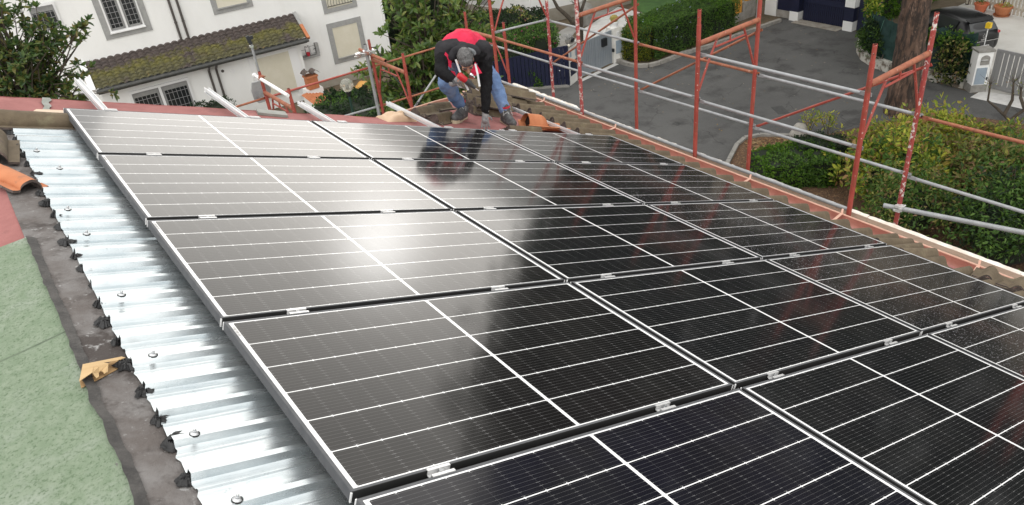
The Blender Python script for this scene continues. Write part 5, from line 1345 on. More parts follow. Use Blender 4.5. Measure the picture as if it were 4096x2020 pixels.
mb = MB(); fbox(mb, -.02, 4.0, 0, .018, GZ, -8.16); build('plinth', mb, M['plinth'], wh)
mb = MB(); mb.tube(F(.06, .05, GZ), F(.06, .05, -1), .045, n=10); build('corner_pipe', mb, M['wframe'], wh, smooth=True)
def window(name, s0, s1, z0, z1, sur, fr, kind, sash=1, p=0.0, sill=True, lab=None, gs=(3, 6)):
    """surround, frame, panes or shutter"""
    w = MB()
    if sur:
        fbox(w, s0, s1, p, p + .03, z0, z0 + sur); fbox(w, s0, s1, p, p + .03, z1 - sur, z1); fbox(w, s0, s0 + sur, p, p + .03, z0 + sur, z1 - sur); fbox(w, s1 - sur, s1, p, p + .03, z0 + sur, z1 - sur)
    else: fbox(w, s0, s1, p + .001, p + .004, z0, z1)
    o = build(name, w, M['surround'] if sur else M['wframe'], wh)
    a0, a1, b0, b1 = s0 + sur, s1 - sur, z0 + sur, z1 - sur
    if kind == 'shutter':
        m = MB(); n = int((b1 - b0) / .045)
        for k in range(n): fbox(m, a0, a1, p + .004, p + (.014 if k % 2 else .012), b0 + (b1 - b0) * k / n + .002, b0 + (b1 - b0) * (k + 1) / n - .002)
        fbox(m, a0, a1, p + .002, p + .006, b0, b1); build('roller_shutter', m, M['shutter'], o)
        if sill: m = MB(); fbox(m, a0 - .04, a1 + .04, p + .03, p + .085, b0 - .03, b0 + .012); build('sill', m, M['surround'], o)
    elif kind == 'grille':
        m = MB(); t = fr
        fbox(m, a0, a1, p + .02, p + .055, b0, b0 + t); fbox(m, a0, a1, p + .02, p + .055, b1 - t, b1); fbox(m, a0, a0 + t, p + .02, p + .055, b0 + t, b1 - t); fbox(m, a1 - t, a1, p + .02, p + .055, b0 + t, b1 - t)
        for q in range(1, sash): c = a0 + (a1 - a0) * q / sash; fbox(m, c - t * .55, c + t * .55, p + .018, p + .057, b0 + t, b1 - t)
        build('sash', m, M['wframe'], o)
        m = MB(); fbox(m, a0, a1, p + .005, p + .012, b0, b1); build('pane', m, M['glass_dark'], o)
        m = MB()
        for q in range(sash):
            c0 = a0 + (a1 - a0) * q / sash + t * .9; c1 = a0 + (a1 - a0) * (q + 1) / sash - t * .9
            fbox(m, c0 - .02, c0 + .05, p + .0125, p + .016, b0 + t, b1 - t, 1); fbox(m, c1 - .05, c1 + .02, p + .0125, p + .016, b0 + t, b1 - t, 1); fbox(m, c0, c1, p + .0125, p + .016, b0 + t, b0 + t + .07, 1); fbox(m, c0, c1, p + .0125, p + .0155, b1 - t - .18, b1 - t, 1)
            bars(m, c0 + .01, c1 - .01, b0 + t + .02, b1 - t - .02, p + .075, gs[0], gs[1])
        build('grille', m, [M['grille'], M['surround']], o)
        if sill and sur: m = MB(); fbox(m, a0 - .02, a1 + .02, p + .03, p + .10, b0 - .03, b0 + .01); build('sill', m, M['wframe'], o)
    elif kind == 'baluster':
        m = MB(); fbox(m, a0, a1, p + .004, p + .008, b0, b1); build('pane', m, M['shutter'], o)
        m = MB(); fbox(m, a0, a1, p + .03, p + .05, b0 + .06, b0 + .08); n = 9
        for k in range(n):
            s = a0 + (a1 - a0) * (k + .5) / n; m.path([F(s, p + .04, b0 + .07), F(s + .02, p + .06, b0 + .2), F(s - .02, p + .05, b0 + .35), F(s, p + .04, b0 + .6)], .008, 6)
        build('balusters', m, M['iron'], o)
    return o
window('window', 8.60, 10.13, -4.83, -2.75, .20, .06, 'grille', 2, gs=(3, 8))
window('window', 11.22, 12.06, -4.18, -3.28, 0, .07, 'grille', 1, gs=(5, 4))
window('window', 1.03, 2.47, -7.67, -6.06, .20, 0, 'shutter')
window('window', 1.06, 2.44, -5.67, -4.0, .17, 0, 'baluster')
window('window', 5.0, 6.44, -4.80, -3.2, .19, 0, 'shutter')
window('window', 11.34, 12.1, -7.3, -6.28, 0, .06, 'grille', 1, gs=(4, 4))
for s in (7.54, 7.80):
    mb = MB(); mb.path([F(s, .06, -1), F(s, .06, -5.36)], .042, 10)
    for z in (-3.9, -4.75): mb.tube(F(s, .06, z - .02), F(s, .06, z + .02), .052, n=10)
    build('downpipe', mb, M['pipe_brown'], wh, smooth=40)
# lean-to
mb = MB(); fbox(mb, 3.85, 10.95, 0, .7, GZ, -5.98); mb.prism([F(3.85, 0, -5.98), F(3.85, .7, -5.98), F(3.85, 0, -5.5)], FD * 7.1); build('lean_to_wall', mb, M['wall_white'], wh)
mm, nt, b = newmat('mossy_roof_tiles'); g = NG(nt); ov = g.obj(); sp = g.n('ShaderNodeSeparateXYZ'); g.l(ov, sp.inputs[0])
zz_ = g.ramp(sp.outputs[2], GZ * 0 + 2.35, 3.12)                       # 0 eave .. 1 top, in the house frame
n1 = g.noise(ov, 2.2, 5, .7); n2 = g.noise(ov, 7, 4, .7); n3 = g.noise(ov, 26, 3, .7); n4 = g.noise(ov, 1.1, 3, .6)
dark = g.mix(g.ramp(n2, .3, .7), (.10, .078, .07), (.055, .045, .042))
moss = g.mix(g.ramp(n2, .3, .7), (.165, .145, .036), (.08, .082, .034)); low = g.mix(g.ramp(n2, .35, .65), (.06, .057, .034), (.125, .115, .05))
band = g.m('ADD', zz_, g.m('MULTIPLY', g.m('SUBTRACT', n1, .5), .9))
c = g.mix(g.ramp(band, .36, .5), low, moss); c = g.mix(g.ramp(band, .58, .72), c, dark)
c = g.mix(g.ramp(n4, .53, .63), c, dark)
c = g.mix(g.m('MULTIPLY', g.ramp(n3, .66, .7), g.ramp(n1, .45, .6)), c, (.5, .5, .46)); c = g.mix(g.m('MULTIPLY', g.ramp(n2, .66, .7), g.ramp(zz_, .35, .1)), c, (.36, .13, .06))
c = g.mix(g.m('MULTIPLY', g.ramp(n3, .3, .42), .0), c, (0, 0, 0))
g.l(c, b.inputs['Base Color']); b.inputs['Roughness'].default_value = .95; g.l(g.bump(n3, .5, .02), b.inputs['Normal']); M['moss_tile'] = mm
mb = MB(); NC = 31; NR = 9; S0, S1 = 3.62, 11.06
def lroof(a, b):
    s = S0 + (S1 - S0) * a; q = b * NR; row = min(int(q), NR - 1); fr = q - row
    p = -.02 + 1.17 * b; z = -5.40 - .73 * b + .045 * fr
    j = int(a * NC); h = mnoise.noise(V((j * 7.13, row * 3.71, 0)))
    ph = (a * NC) % 1.0
    z += .058 * abs(math.sin(PI * ph)) ** .8 + .012 * h
    return F(s + .01 * h, p + .02 * mnoise.noise(V((j * 3.1, row * 5.3, 8))), z)
b0 = len(mb.v); NU = NC * 7; rows = []
for i in range(NU + 1):
    for r in range(NR):
        for fr in (.001, .5, .985): mb.v.append(lroof(i / NU, (r + fr) / NR))
nv = NR * 3
for i in range(NU):
    for j in range(nv - 1): a = i * nv + j; mb.f.append([a, a + nv, a + nv + 1, a + 1]); mb.m.append(0)
build('lean_to_roof', mb, M['moss_tile'], wh, smooth=25)
mb = MB(); fbox(mb, 3.66, 11.02, 1.10, 1.155, -6.25, -6.07); mb.path([F(3.6, 1.19, -6.16), F(11.06, 1.19, -6.14)], .06, 10); fbox(mb, 3.7, 11.0, .7, 1.12, -6.24, -6.20); build('eave_gutter', mb, M['gutter_dark'], wh)
mb = MB(); mb.bar(F(11.14, -.02, -5.36), F(11.14, 1.16, -6.08), .2, .12); build('rake_edge', mb, M['wframe'], wh)
mb = MB(); mb.bar(F(3.58, -.02, -5.36), F(3.58, .55, -5.72), .12, .1); mb.bar(F(3.58, .55, -5.72), F(3.58, 1.16, -6.1), .12, .1, mi=1); build('rake_edge', mb, [M['surround'], M['terracotta']], wh)
window('window', 8.08, 10.12, -8.3, -6.52, 0, .085, 'grille', 2, p=.7, gs=(6, 6))
o = window('shutter_door', 4.30, 5.70, -7.98, -6.50, 0, 0, 'shutter', p=.7)
for a in ((4.02, 4.34, -8.3), (5.66, 5.86, -7.95)): mb = MB(); fbox(mb, a[0], a[1], .702, .75, a[2], -6.42); build('door_casing', mb, M['wframe'], o)
for s in (7.06, 7.32):
    mb = MB(); mb.path([F(s, 1.12, -6.26), F(s, .95, -6.36), F(s, .78, -6.45), F(s, .77, -6.6), F(s, .77, GZ)], .042, 10); build('downpipe', mb, M['pipe_brown'], wh, smooth=40)
mb = MB(); mb.tube(F(3.92, .73, -8.4), F(3.92, .73, -7.3), .03, n=8); build('downpipe', mb, M['pipe_brown'], wh, smooth=40)
mb = MB(); mb.lathe([(.055, 0), (.055, .01), (0, .012)], F(6.85, .7, -6.62), 14, FN.to_track_quat('Z', 'Y').to_matrix()); build('vent_cap', mb, M['pipe_brown'], wh, smooth=True)
mb = MB(); mb.lathe([(.085, 0), (.075, .03), (0, .03)], F(6.5, .7, -6.72), 14, FN.to_track_quat('Z', 'Y').to_matrix()); build('wall_lamp', mb, M['wframe'], wh, smooth=True)
# ledge with wrought iron rack and red pot
mb = MB(); fbox(mb, 3.02, 3.85, .002, .16, -7.14, -7.04); fbox(mb, 3.0, 3.12, .002, .16, -7.04, -6.62); build('rack_ledge', mb, M['surround'], wh)
rk = thing('plant_rack', 'dark wrought iron plant rack on the grey ledge by the lean-to', 'rack', loc=F(3.45, .18, -7.04)); mb = MB()
def loop(s0, s1, z0, z1): mb.path([F(s0, .18, z0), F(s1, .18, z0), F(s1, .18, z1), F(s0, .18, z1), F(s0, .18, z0 + .02)], .009, 6)
loop(3.56, 3.84, -6.98, -6.76); loop(3.16, 3.36, -6.96, -6.68); loop(3.40, 3.55, -7.02, -6.64)
mb.path([F(3.84, .18, -6.86), F(3.74, .18, -6.85)], .012, 6); mb.path([F(3.12, .18, -6.8), F(3.24, .18, -6.82)], .012, 6); mb.path([F(3.55, .18, -6.64), F(3.47, .18, -6.7), F(3.40, .18, -6.62)], .009, 6); mb.tube(F(3.16, .18, -7.03), F(3.84, .18, -7.03), .008, n=6); mb.tube(F(3.47, .18, -7.04), F(3.47, .18, -7.02), .01, n=6)
build('iron_scroll', mb, M['iron'], rk)
def pot(label, c, r, h, m, saucer=False, plant=None, group=None, seed=0):
    t = thing('flower_pot', label, 'flower pot', loc=c, group=group); mb = MB(); k = .04 if saucer else 0
    mb.lathe([(0, k), (r * .68, k), (r * .98, k + h * .82), (r * 1.06, k + h * .82), (r * 1.06, k + h), (r * .92, k + h), (r * .85, k + h * .85), (0, k + h * .85)], c, 20); build('pot_body', mb, m, t, smooth=40)
    if saucer: mb = MB(); mb.lathe([(0, 0), (r * .85, 0), (r * .95, .05), (r * .9, .05), (r * .8, .02), (0, .02)], c, 20); build('saucer', mb, m, t, smooth=40)
    if plant:
        rn = random.Random(seed); lf = MB()
        for _ in range(8): clump(lf, V(c) + V((rn.uniform(-.7, .7) * r, rn.uniform(-.7, .7) * r, h * 1.05 + rn.uniform(0, .08))), .08, 8, .09, rn, .5)
        build('plant', lf, plant, t, fix=False)
pot('small red pot hanging in the iron plant rack', F(3.47, .16, -7.03), .075, .13, M['clothred'])
# garden things by the house
sd = thing('barbecue_shed', 'low white garden shed with orange corrugated tile roof', 'shed', loc=(9.3, 20.4, GZ))
mb = MB(); A_ = V((8.70, 20.6, -7.62)); B_ = V((9.30, 21.0, -7.72)); C_ = V((9.95, 20.25, -8.0)); D_ = V((8.90, 20.0, -7.93))
def srf(a, b):
    p = A_.lerp(D_, a).lerp(B_.lerp(C_, a), b); return p + V((0, 0, .035 * abs(math.sin(PI * 8 * b)) + .02 * ((a * 5) % 1.0) * 0))
mb.grid(srf, 10, 64); build('tile_roof', mb, M['terracotta'], sd, smooth=40)
mb = MB(); mb.prism([D_ + V((.03, .05, -.03)), C_ + V((-.05, .0, -.03)), B_ + V((0, -.1, -.05)), A_ + V((.05, 0, -.05))], (0, 0, -.9)); build('shed_wall', mb, M['wall_white'], sd)
ch = thing('chimney', 'orange clay chimney with a brown tile cap beside the shed', 'chimney', loc=(9.35, 20.9, GZ))
mb = MB(); mb.box((9.32, 21.0, -8.05), (.62, .5, .9)); build('chimney_base', mb, M['wall_white'], ch)
mb = MB(); mb.box((9.30, 20.9, -7.33), (.40, .34, .5)); mb.box((9.30, 20.9, -7.12), (.46, .4, .07)); build('chimney_stack', mb, M['terracotta'], ch)
mb = MB(); mb.grid(lambda a, b: (9.02 + .62 * a, 20.68 + .44 * b, -7.0 + .12 * abs(math.sin(PI * 2 * a)) - .05 * a), 24, 2); build('chimney_cap', mb, M['tile_edge'], ch)
lp = thing('globe_lamp', 'clear globe garden lamp with a spiral bulb on a green post', 'lamp', loc=(8.6, 15.4, GZ))
lc = V((8.17, 14.93, -5.75))
mg, nt, b = newmat('clear_globe'); b.inputs['Base Color'].default_value = (.95, .93, .82, 1); b.inputs['Transmission Weight'].default_value = .75; b.inputs['Roughness'].default_value = .18; b.inputs['IOR'].default_value = 1.12; M['globe'] = mg
mb = MB(); mb.ball(lc, .20, 24, 16); build('globe', mb, M['globe'], lp, smooth='all')
mb = MB(); mb.path([lc + V((.045 * math.cos(q * .9), .045 * math.sin(q * .9), -.08 + q * .0055)) for q in range(40)], .013, 6); build('spiral_bulb', mb, M['white_plastic'], lp, smooth=True)
mb = MB(); mb.lathe([(.04, -.02), (.05, -.09), (.05, -.10), (0, -.1)], lc, 12); build('bulb_base', mb, M['shutter'], lp, smooth=True)
mb = MB(); mb.lathe([(.045, -.34), (.06, -.28), (.10, -.20), (.10, -.185), (0, -.185)], lc, 16); build('lamp_collar', mb, M['iron'], lp, smooth=True)
mb = MB(); mb.tube((lc.x, lc.y, GZ), lc - V((0, 0, .3)), .045, .035, 12); build('post', mb, M['green_iron'], lp, smooth=True)
mb = MB(); mb.box((13.95, 24.1, GZ + .22), (.62, .5, .44)); tag(build('planter', mb, M['terracotta'], None, org=(13.95, 24.1, GZ)), 'square terracotta planter at the corner of the white house', 'planter')
pf = thing('picket_gate', 'small white picket gate behind the corner of the white house', 'gate', loc=(14.0, 25.0, GZ))
for k in range(3): mb = MB(); mb.prism([(13.90 + k * .27, 25.0, GZ + .1), (14.02 + k * .27, 25.0, GZ + .1), (14.02 + k * .27, 25.0, GZ + 1.3), (13.96 + k * .27, 25.0, GZ + 1.38), (13.90 + k * .27, 25.0, GZ + 1.3)], (0, .03, 0)); build('picket', mb, M['wframe'], pf)
mb = MB(); mb.span((13.8, 25.03, GZ + .3), (14.7, 25.06, GZ + .4)); mb.span((13.8, 25.03, GZ + .95), (14.7, 25.06, GZ + 1.05)); mb.bar((13.9, 25.045, GZ + 1.0), (14.6, 25.045, GZ + .35), .03, .1, (0, 1, 0)); build('cross_rail', mb, M['wframe'], pf)
mb = MB(); mb.grid(lambda a, b: (11.2 + .9 * a, 21.55 + .5 * b, GZ + .03 + .28 * math.sin(PI * a) ** 2 * math.sin(PI * (.3 + .6 * b)) + .07 * mnoise.noise(V((a * 4, b * 4, 0)))), 14, 10); tag(build('tarpaulin', mb, pm('orange_tarpaulin', (.7, .38, .1), (.6, .3, .08), 4, rough=.6), None, smooth=True, org=(11.5, 21.8, GZ)), 'crumpled orange tarpaulin by the house wall', 'tarpaulin')
mb = MB(); mb.prism([(11.0, 14.2, GZ), (12.4, 13.6, GZ), (12.4, 13.6, -6.2), (11.0, 14.2, -6.0)], (.05, .1, 0)); tag(build('garden_screen', mb, pm('pale_yellow_canvas', (.72, .62, .3), (.62, .52, .24), 3, rough=.8), None, org=(11.6, 14, GZ)), 'pale yellow garden screen glimpsed through the magnolia', 'screen')

# ------------------------------------------------------------------ navy fence, grey gate, pillars
bf = thing('navy_fence', 'dark navy slatted metal fence before the flowering hedge', 'fence', loc=(16, 16.2, GZ))
P0 = V((14.6, 17.45, 0)); P1 = V((16.98, 15.36, 0)); d = (P1 - P0); n = 22; u = d.normalized(); mb = MB()
for k in range(n):
    a = P0 + d * (k / n) + u * .004; b = P0 + d * ((k + 1) / n) - u * .012; t = k / n; hh = 1.02 + .45 * t
    mb.prism([a + V((0, 0, GZ + .06)), b + V((0, 0, GZ + .06)), b + V((0, 0, GZ + hh + .02)), a + V((0, 0, GZ + hh))], (.012, .012, 0))
build('slats', mb, M['navy'], bf)
mb = MB(); mb.bar(P0 + V((.01, .01, GZ + 1.04)), P1 + V((.01, .01, GZ + 1.5)), .06, .05); mb.bar(P0 + V((.03, .03, GZ + .3)), P1 + V((.03, .03, GZ + .3)), .04, .06); mb.bar(P0 + V((.03, .03, GZ + .8)), P1 + V((.03, .03, GZ + .95)), .04, .06); mb.span((16.9, 15.32, GZ), (16.99, 15.42, GZ + 1.52)); build('fence_frame', mb, M['navy'], bf)
mb = MB(); mb.ball(P0.lerp(P1, .9) + V((-.03, -.03, GZ + .62)), .03, 8, 6); build('handle', mb, M['chrome'], bf)
mb = MB(); mb.bar(P0 + V((-.06, -.06, GZ + .03)), P1 + V((-.03, -.05, GZ + .03)), .16, .06); build('footing', mb, M['conc'], bf)
pb = thing('gate_pillar', 'stained white letterbox pillar with a navy panel, left of the grey gate', 'pillar', loc=(17.3, 15.4, GZ))
g0 = V((17.02, 15.33, 0)); g1 = V((17.56, 15.56, 0)); gu_ = (g1 - g0).normalized(); gn = V((gu_.y, -gu_.x, 0))
def pbox(mb, a0, a1, n0, n1, z0, z1, o=g0, u=gu_, nn=gn, mi=0):
    c = o + u * (a0 + a1) / 2 + nn * (n0 + n1) / 2 + V((0, 0, GZ + (z0 + z1) / 2)); mb.box(c, (a1 - a0, n1 - n0, z1 - z0), Matrix((u, nn, V((0, 0, 1)))).transposed(), mi)
mb = MB(); pbox(mb, 0, .60, -.42, 0, 0, 1.42); build('pillar_body', mb, M['pillar'], pb)
mb = MB(); pbox(mb, -.03, .63, -.45, .03, 1.42, 1.47); build('coping', mb, M['kerb'], pb)
mb = MB(); pbox(mb, .06, .58, .002, .012, .34, .86); build('navy_panel', mb, M['navy'], pb)
mb = MB(); pbox(mb, .07, .18, .002, .015, 1.05, 1.28); pbox(mb, .50, .57, .002, .02, .98, 1.30); build('letterbox', mb, M['meter'], pb)
mb = MB(); mb.lathe([(0, 0), (.045, 0), (.055, .03), (.035, .06), (0, .06)], g0 + gu_ * .05 + gn * -.02 + V((0, 0, GZ + 1.5)), 12, Matrix.Rotation(R(75), 3, 'X')); build('lamp_disc', mb, M['shutter'], pb, smooth=True)
mb = MB(); pbox(mb, .46, .58, -.18, -.04, 1.50, 1.64); build('flood_light', mb, M['iron'], pb)
rn = random.Random(9); lf = MB(); c = g0 + gu_ * .38 + gn * -.2 + V((0, 0, GZ + 1.52))
for k in range(60): a = rn.uniform(0, 6.28); lf.path([c, c + V((math.cos(a) * .10, math.sin(a) * .10, .26)), c + V((math.cos(a) * .24, math.sin(a) * .24, rn.uniform(.1, .28)))], [.006, .005, .002], 4, 0, False)
t = thing('potted_plant', 'dry grassy plant on top of the letterbox pillar', 'plant', loc=c); build('grass_blades', lf, M['surround'], t); mb = MB(); mb.lathe([(0, 0), (.09, 0), (.12, .13), (.10, .13), (0, .10)], c - V((0, 0, .03)), 14); build('pot_body', mb, M['conc'], t, smooth=True)
gg = thing('grey_gate', 'blue grey double gate of vertical boards between white pillars', 'gate', loc=(18.6, 15.7, GZ))
q0 = V((17.60, 15.58, 0)); q1 = V((19.62, 15.87, 0)); qu = (q1 - q0).normalized(); qn = V((qu.y, -qu.x, 0)); Lg = (q1 - q0).length
for h in range(2):
    mb = MB(); a0 = h * Lg / 2 + .01; a1 = (h + 1) * Lg / 2 - .01; pbox(mb, a0, a0 + .07, -.03, .03, .03, 1.33, q0, qu, qn); pbox(mb, a1 - .07, a1, -.03, .03, .03, 1.33, q0, qu, qn); pbox(mb, a0 + .07, a1 - .07, -.02, .02, 1.27, 1.33, q0, qu, qn); pbox(mb, a0 + .07, a1 - .07, -.02, .015, .05, .14, q0, qu, qn); pbox(mb, a0 + .07, a1 - .07, -.02, .012, .66, .76, q0, qu, qn)
    n = 8; w = (a1 - a0 - .14) / n
    for k in range(n): pbox(mb, a0 + .07 + k * w + .008, a0 + .07 + (k + 1) * w - .008, .006, .026, .07, 1.31, q0, qu, qn)
    build('gate_leaf', mb, M['bluegrey'], gg)
mb = MB(); pbox(mb, 1.40, 1.66, .03, .12, .86, 1.16, q0, qu, qn); build('mail_box', mb, M['iron'], gg)
mb = MB(); pbox(mb, Lg - .02, Lg + .06, .0, .1, .48, .60, q0, qu, qn); build('lock', mb, M['iron'], gg)
sheet('gate_sill', [(17.5, 15.3), (19.75, 15.6), (19.72, 15.82), (17.5, 15.5)], GZ + .006, M['marble'])
pr = thing('gate_pillar', 'white gate pillar with grey meter door and a house number tile', 'pillar', loc=(19.95, 15.9, GZ)); mb = MB(); r0_ = V((19.68, 15.83, 0)); ru = V((1, -.06, 0)).normalized(); rn_ = V((ru.y, -ru.x, 0))
pbox(mb, 0, .52, -.42, 0, 0, 1.36, r0_, ru, rn_); build('pillar_body', mb, M['pillar'], pr)
mb = MB(); pbox(mb, .13, .44, .002, .014, .35, .86, r0_, ru, rn_); build('meter_door', mb, M['meter'], pr)
mb = MB(); pbox(mb, .17, .32, .002, .012, 1.02, 1.22, r0_, ru, rn_); build('number_tile', mb, M['wframe'], pr)
mb = MB()
for a, b, c_, e in ((.195, .24, 1.075, 1.165), (.255, .30, 1.075, 1.165)): pbox(mb, a, b, .012, .014, c_ + .04, c_ + .05, r0_, ru, rn_); pbox(mb, b - .01, b, .012, .014, c_ + .05, e, r0_, ru, rn_); pbox(mb, a, b, .012, .014, e, e + .01, r0_, ru, rn_); pbox(mb, a, a + .01, .012, .014, c_, c_ + .04, r0_, ru, rn_); pbox(mb, a, b, .012, .014, c_ - .01, c_, r0_, ru, rn_)
build('number_glyph', mb, M['conc'], pr)
pot('white bowl on the gate pillar with a spiky golden plant', r0_ + ru * .24 + rn_ * -.2 + V((0, 0, GZ + 1.36)), .19, .22, M['wframe'])
rn = random.Random(3); lf = MB(); c = r0_ + ru * .24 + rn_ * -.2 + V((0, 0, GZ + 1.56)); lf.ball(c + V((0, 0, .1)), (.15, .15, .15), 14, 8)
for k in range(220): q = rv(rn); q.z = abs(q.z); lf.path([c + V((0, 0, .08)) + q * .1, c + V((0, 0, .08)) + q * .19], [.008, .002], 4, 0, False)
tag(build('barrel_cactus', lf, pm('golden_spines', (.4, .3, .06), (.25, .24, .08), 12, rough=.8), None, org=c), 'golden barrel cactus in the white bowl on the pillar', 'cactus')
# garden behind the grey gate and the villa
sheet('garden_path', [(17.7, 15.8), (19.7, 16.0), (20.2, 17.6), (25.2, 18.4), (25.4, 21.6), (21.8, 20.2), (19.4, 18.4), (17.5, 16.5)], GZ + .003, M['marble'])
sheet('pavement_border', [(19.0, 18.6), (21.6, 20.3), (25.6, 21.7), (25.6, 22.2), (21.3, 21.0), (18.6, 19.2)], GZ + .006, M['paving'])
sheet('lawn', [(24.6, 16.6), (30.5, 16.6), (30.5, 22), (26.4, 22.2), (25.0, 19.2)], GZ + .008, M['lawn'])
vl = thing('villa', 'white villa with a grey stone plinth behind the grey gate', 'house', loc=(21.0, 23, GZ)); w0 = V((20.9, 22.6, 0)); w1 = V((26.2, 21.5, 0)); wu = (w1 - w0).normalized(); wn = V((wu.y, -wu.x, 0))
mb = MB(); mb.prism([w0 + V((0, 0, GZ)), w1 + V((0, 0, GZ)), w1 + V((1.2, 6, GZ)), V((19.6, 29.5, GZ))], (0, 0, 8.8)); build('wall', mb, M['wall_white'], vl)
mb = MB(); pbox(mb, .0, 5.4, 0, .02, 0, .62, w0, wu, wn); build('plinth', mb, M['plinth'], vl)
mb = MB(); pbox(mb, 1.15, 2.2, .0, .03, 1.12, 2.6, w0, wu, wn); build('window', mb, M['surround'], vl)
mb = MB(); e0 = V((19.6, 29.5, 0)); eu = (w0 - e0).normalized(); en = V((eu.y, -eu.x, 0)); pbox(mb, .2, 6.9, .0, .02, 0, .62, e0, eu, en); build('plinth', mb, M['plinth'], vl)
mb = MB(); pbox(mb, 3.6, 4.4, .0, .03, .7, 2.4, e0, eu, en); build('door_casing', mb, M['surround'], vl)
mb = MB(); mb.ball((20.75, 21.75, GZ), (.75, .5, .62), 20, 10); tag(build('covered_mound', mb, M['conc'], None, smooth=True, org=(20.75, 21.75, GZ)), 'low grey domed cover by the villa plinth', 'cover')
hp_ = thing('well_head', 'grey stone drum with a domed lid by the villa wall', 'well head', loc=(22.6, 20.9, GZ)); mb = MB(); mb.lathe([(0, 0), (.42, 0), (.42, .62), (.46, .64), (.46, .70), (0, .7)], (22.6, 20.9, GZ), 10); build('drum', mb, M['conc'], hp_); mb = MB(); mb.lathe([(.44, .7), (.36, .84), (.2, .94), (.06, .97), (.06, 1.02), (.03, 1.06), (0, 1.06)], (22.6, 20.9, GZ), 12); build('lid', mb, M['conc'], hp_, smooth=True)
mb = MB(); mb.box((24.4, 17.7, GZ + .2), (.7, .5, .36), Matrix.Rotation(.4, 3, 'Z')); mb.box((24.4, 17.7, GZ + .42), (.9, .7, .06), Matrix.Rotation(.4, 3, 'Z')); tag(build('garden_table', mb, M['marble'], None, org=(24.4, 17.7, GZ)), 'low white garden table behind the big hedge', 'table')

# ------------------------------------------------------------------ yellow wall and navy gate
yw = thing('yellow_wall', 'bright orange yellow wall on a low stone base behind the hedge', 'wall', loc=(26.6, 15.2, GZ)); mb = MB(); mb.span((25.95, 15.45, GZ + .35), (26.85, 15.6, GZ + 2.6)); mb.span((27.15, 15.45, GZ + .75), (27.7, 15.6, GZ + 2.6)); build('render', mb, M['orange_wall'], yw)
mb = MB(); mb.span((25.9, 15.40, GZ), (26.87, 15.66, GZ + .35)); mb.span((26.87, 15.40, GZ), (27.72, 15.66, GZ + .74)); build('stone_base', mb, M['kerb'], yw)
mb = MB(); mb.tube((26.95, 14.75, GZ), (26.95, 14.75, GZ + 2.6), .022, n=8); tag(build('sign_post', mb, M['rail_steel'], None, org=(26.95, 14.75, GZ)), 'thin grey post before the yellow wall', 'post')
ng = thing('navy_gate', 'navy slatted driveway gate with white and navy pillars', 'gate', loc=(28.1, 12.4, GZ))
mb = MB(); y0, y1, x = 11.35, 13.38, 28.22; n = 22
for k in range(n): a = y0 + (y1 - y0) * k / n; mb.span((x, a + .012, GZ + .05), (x + .03, a + (y1 - y0) / n - .012, GZ + 1.7))
build('slats', mb, M['navy'], ng)
mb = MB(); mb.span((x + .03, y0, GZ + .1), (x + .05, y1, GZ + .22)); mb.span((x - .015, y0, GZ + .78), (x - .001, y1, GZ + .98)); mb.span((x + .06, y0, GZ + .0), (x + .075, y1, GZ + 1.7)); build('cross_rail', mb, M['navy'], ng)
mb = MB()
for k in range(n + 1): a = y0 + (y1 - y0) * k / n; mb.span((x + .052, a - .009, GZ + .25), (x + .058, a + .009, GZ + .76)); mb.span((x + .052, a - .009, GZ + .99), (x + .058, a + .009, GZ + 1.6))
build('light_gaps', mb, M['pillar'], ng)
for y, lab in ((13.42, 'left'), (10.92, 'right')):
    mb = MB(); mb.span((27.95, y, GZ), (28.45, y + .42, GZ + .38)); mb.span((27.95, y, GZ + .93), (28.45, y + .42, GZ + 2.0)); mb.span((27.97, y + .01, GZ + .38), (28.43, y + .41, GZ + .93), 1); build('gate_post', mb, [M['wall_white'], M['navy']], ng)
mb = MB(); mb.span((27.945, 11.02, GZ + 1.3), (27.955, 11.2, GZ + 1.6)); build('mail_slot', mb, M['meter'], ng)
mb = MB(); mb.span((28.1, 13.85, GZ), (28.3, 14.6, GZ + .3)); mb.span((28.15, 13.85, GZ + .3), (28.2, 14.6, GZ + 2.0), 1); build('side_panel', mb, [M['kerb'], M['navy']], ng)
mb = MB(); mb.span((28.1, 14.62, GZ + .0), (28.5, 15.2, GZ + 2.2)); build('end_post', mb, M['wall_white'], ng)
mb = MB(); mb.span((28.2, 10.0, GZ), (28.26, 10.88, GZ + 2.2)); build('solid_panel', mb, M['navy'], ng)

# ------------------------------------------------------------------ stone wall, net fence, lemon bushes
NP = [(27.6, 10.05), (26.9, 9.85), (26.1, 9.4), (25.42, 8.8), (25.0, 8.1), (24.8, 7.4), (24.88, 6.6), (24.95, 5.6), (24.93, 4.95)]
def wallstrip(mb, P, w, z0, z1, nz=3, amp=.02):
    n = 0
    for (a, b) in zip(P, P[1:]):
        a = V((*a, 0)); b = V((*b, 0)); m = max(2, int((b - a).length / .12))
        for k in range(m):
            p = a.lerp(b, k / m); q = a.lerp(b, (k + 1) / m); h = z1 + amp * mnoise.noise(V((p.x * 5, p.y * 5, 0))); mb.bar(p + V((0, 0, (z0 + h) / 2)), q + V((0, 0, (z0 + h) / 2)), w + amp * mnoise.noise(V((p.x * 6, p.y * 6, 4))), h - z0)
sw = MB(); wallstrip(sw, NP, .22, GZ - .02, GZ + .34); tag(build('stone_wall', sw, M['stone_wall'], None, org=(25.4, 8.8, GZ)), 'low curved stone wall flaked with whitewash round the pine', 'wall')
nf = thing('net_fence', 'dark green shade net fence standing on the curved stone wall', 'fence', loc=(25.4, 8.8, GZ))
mb = MB()
N2 = [(x + .12, y - .02) for x, y in NP]
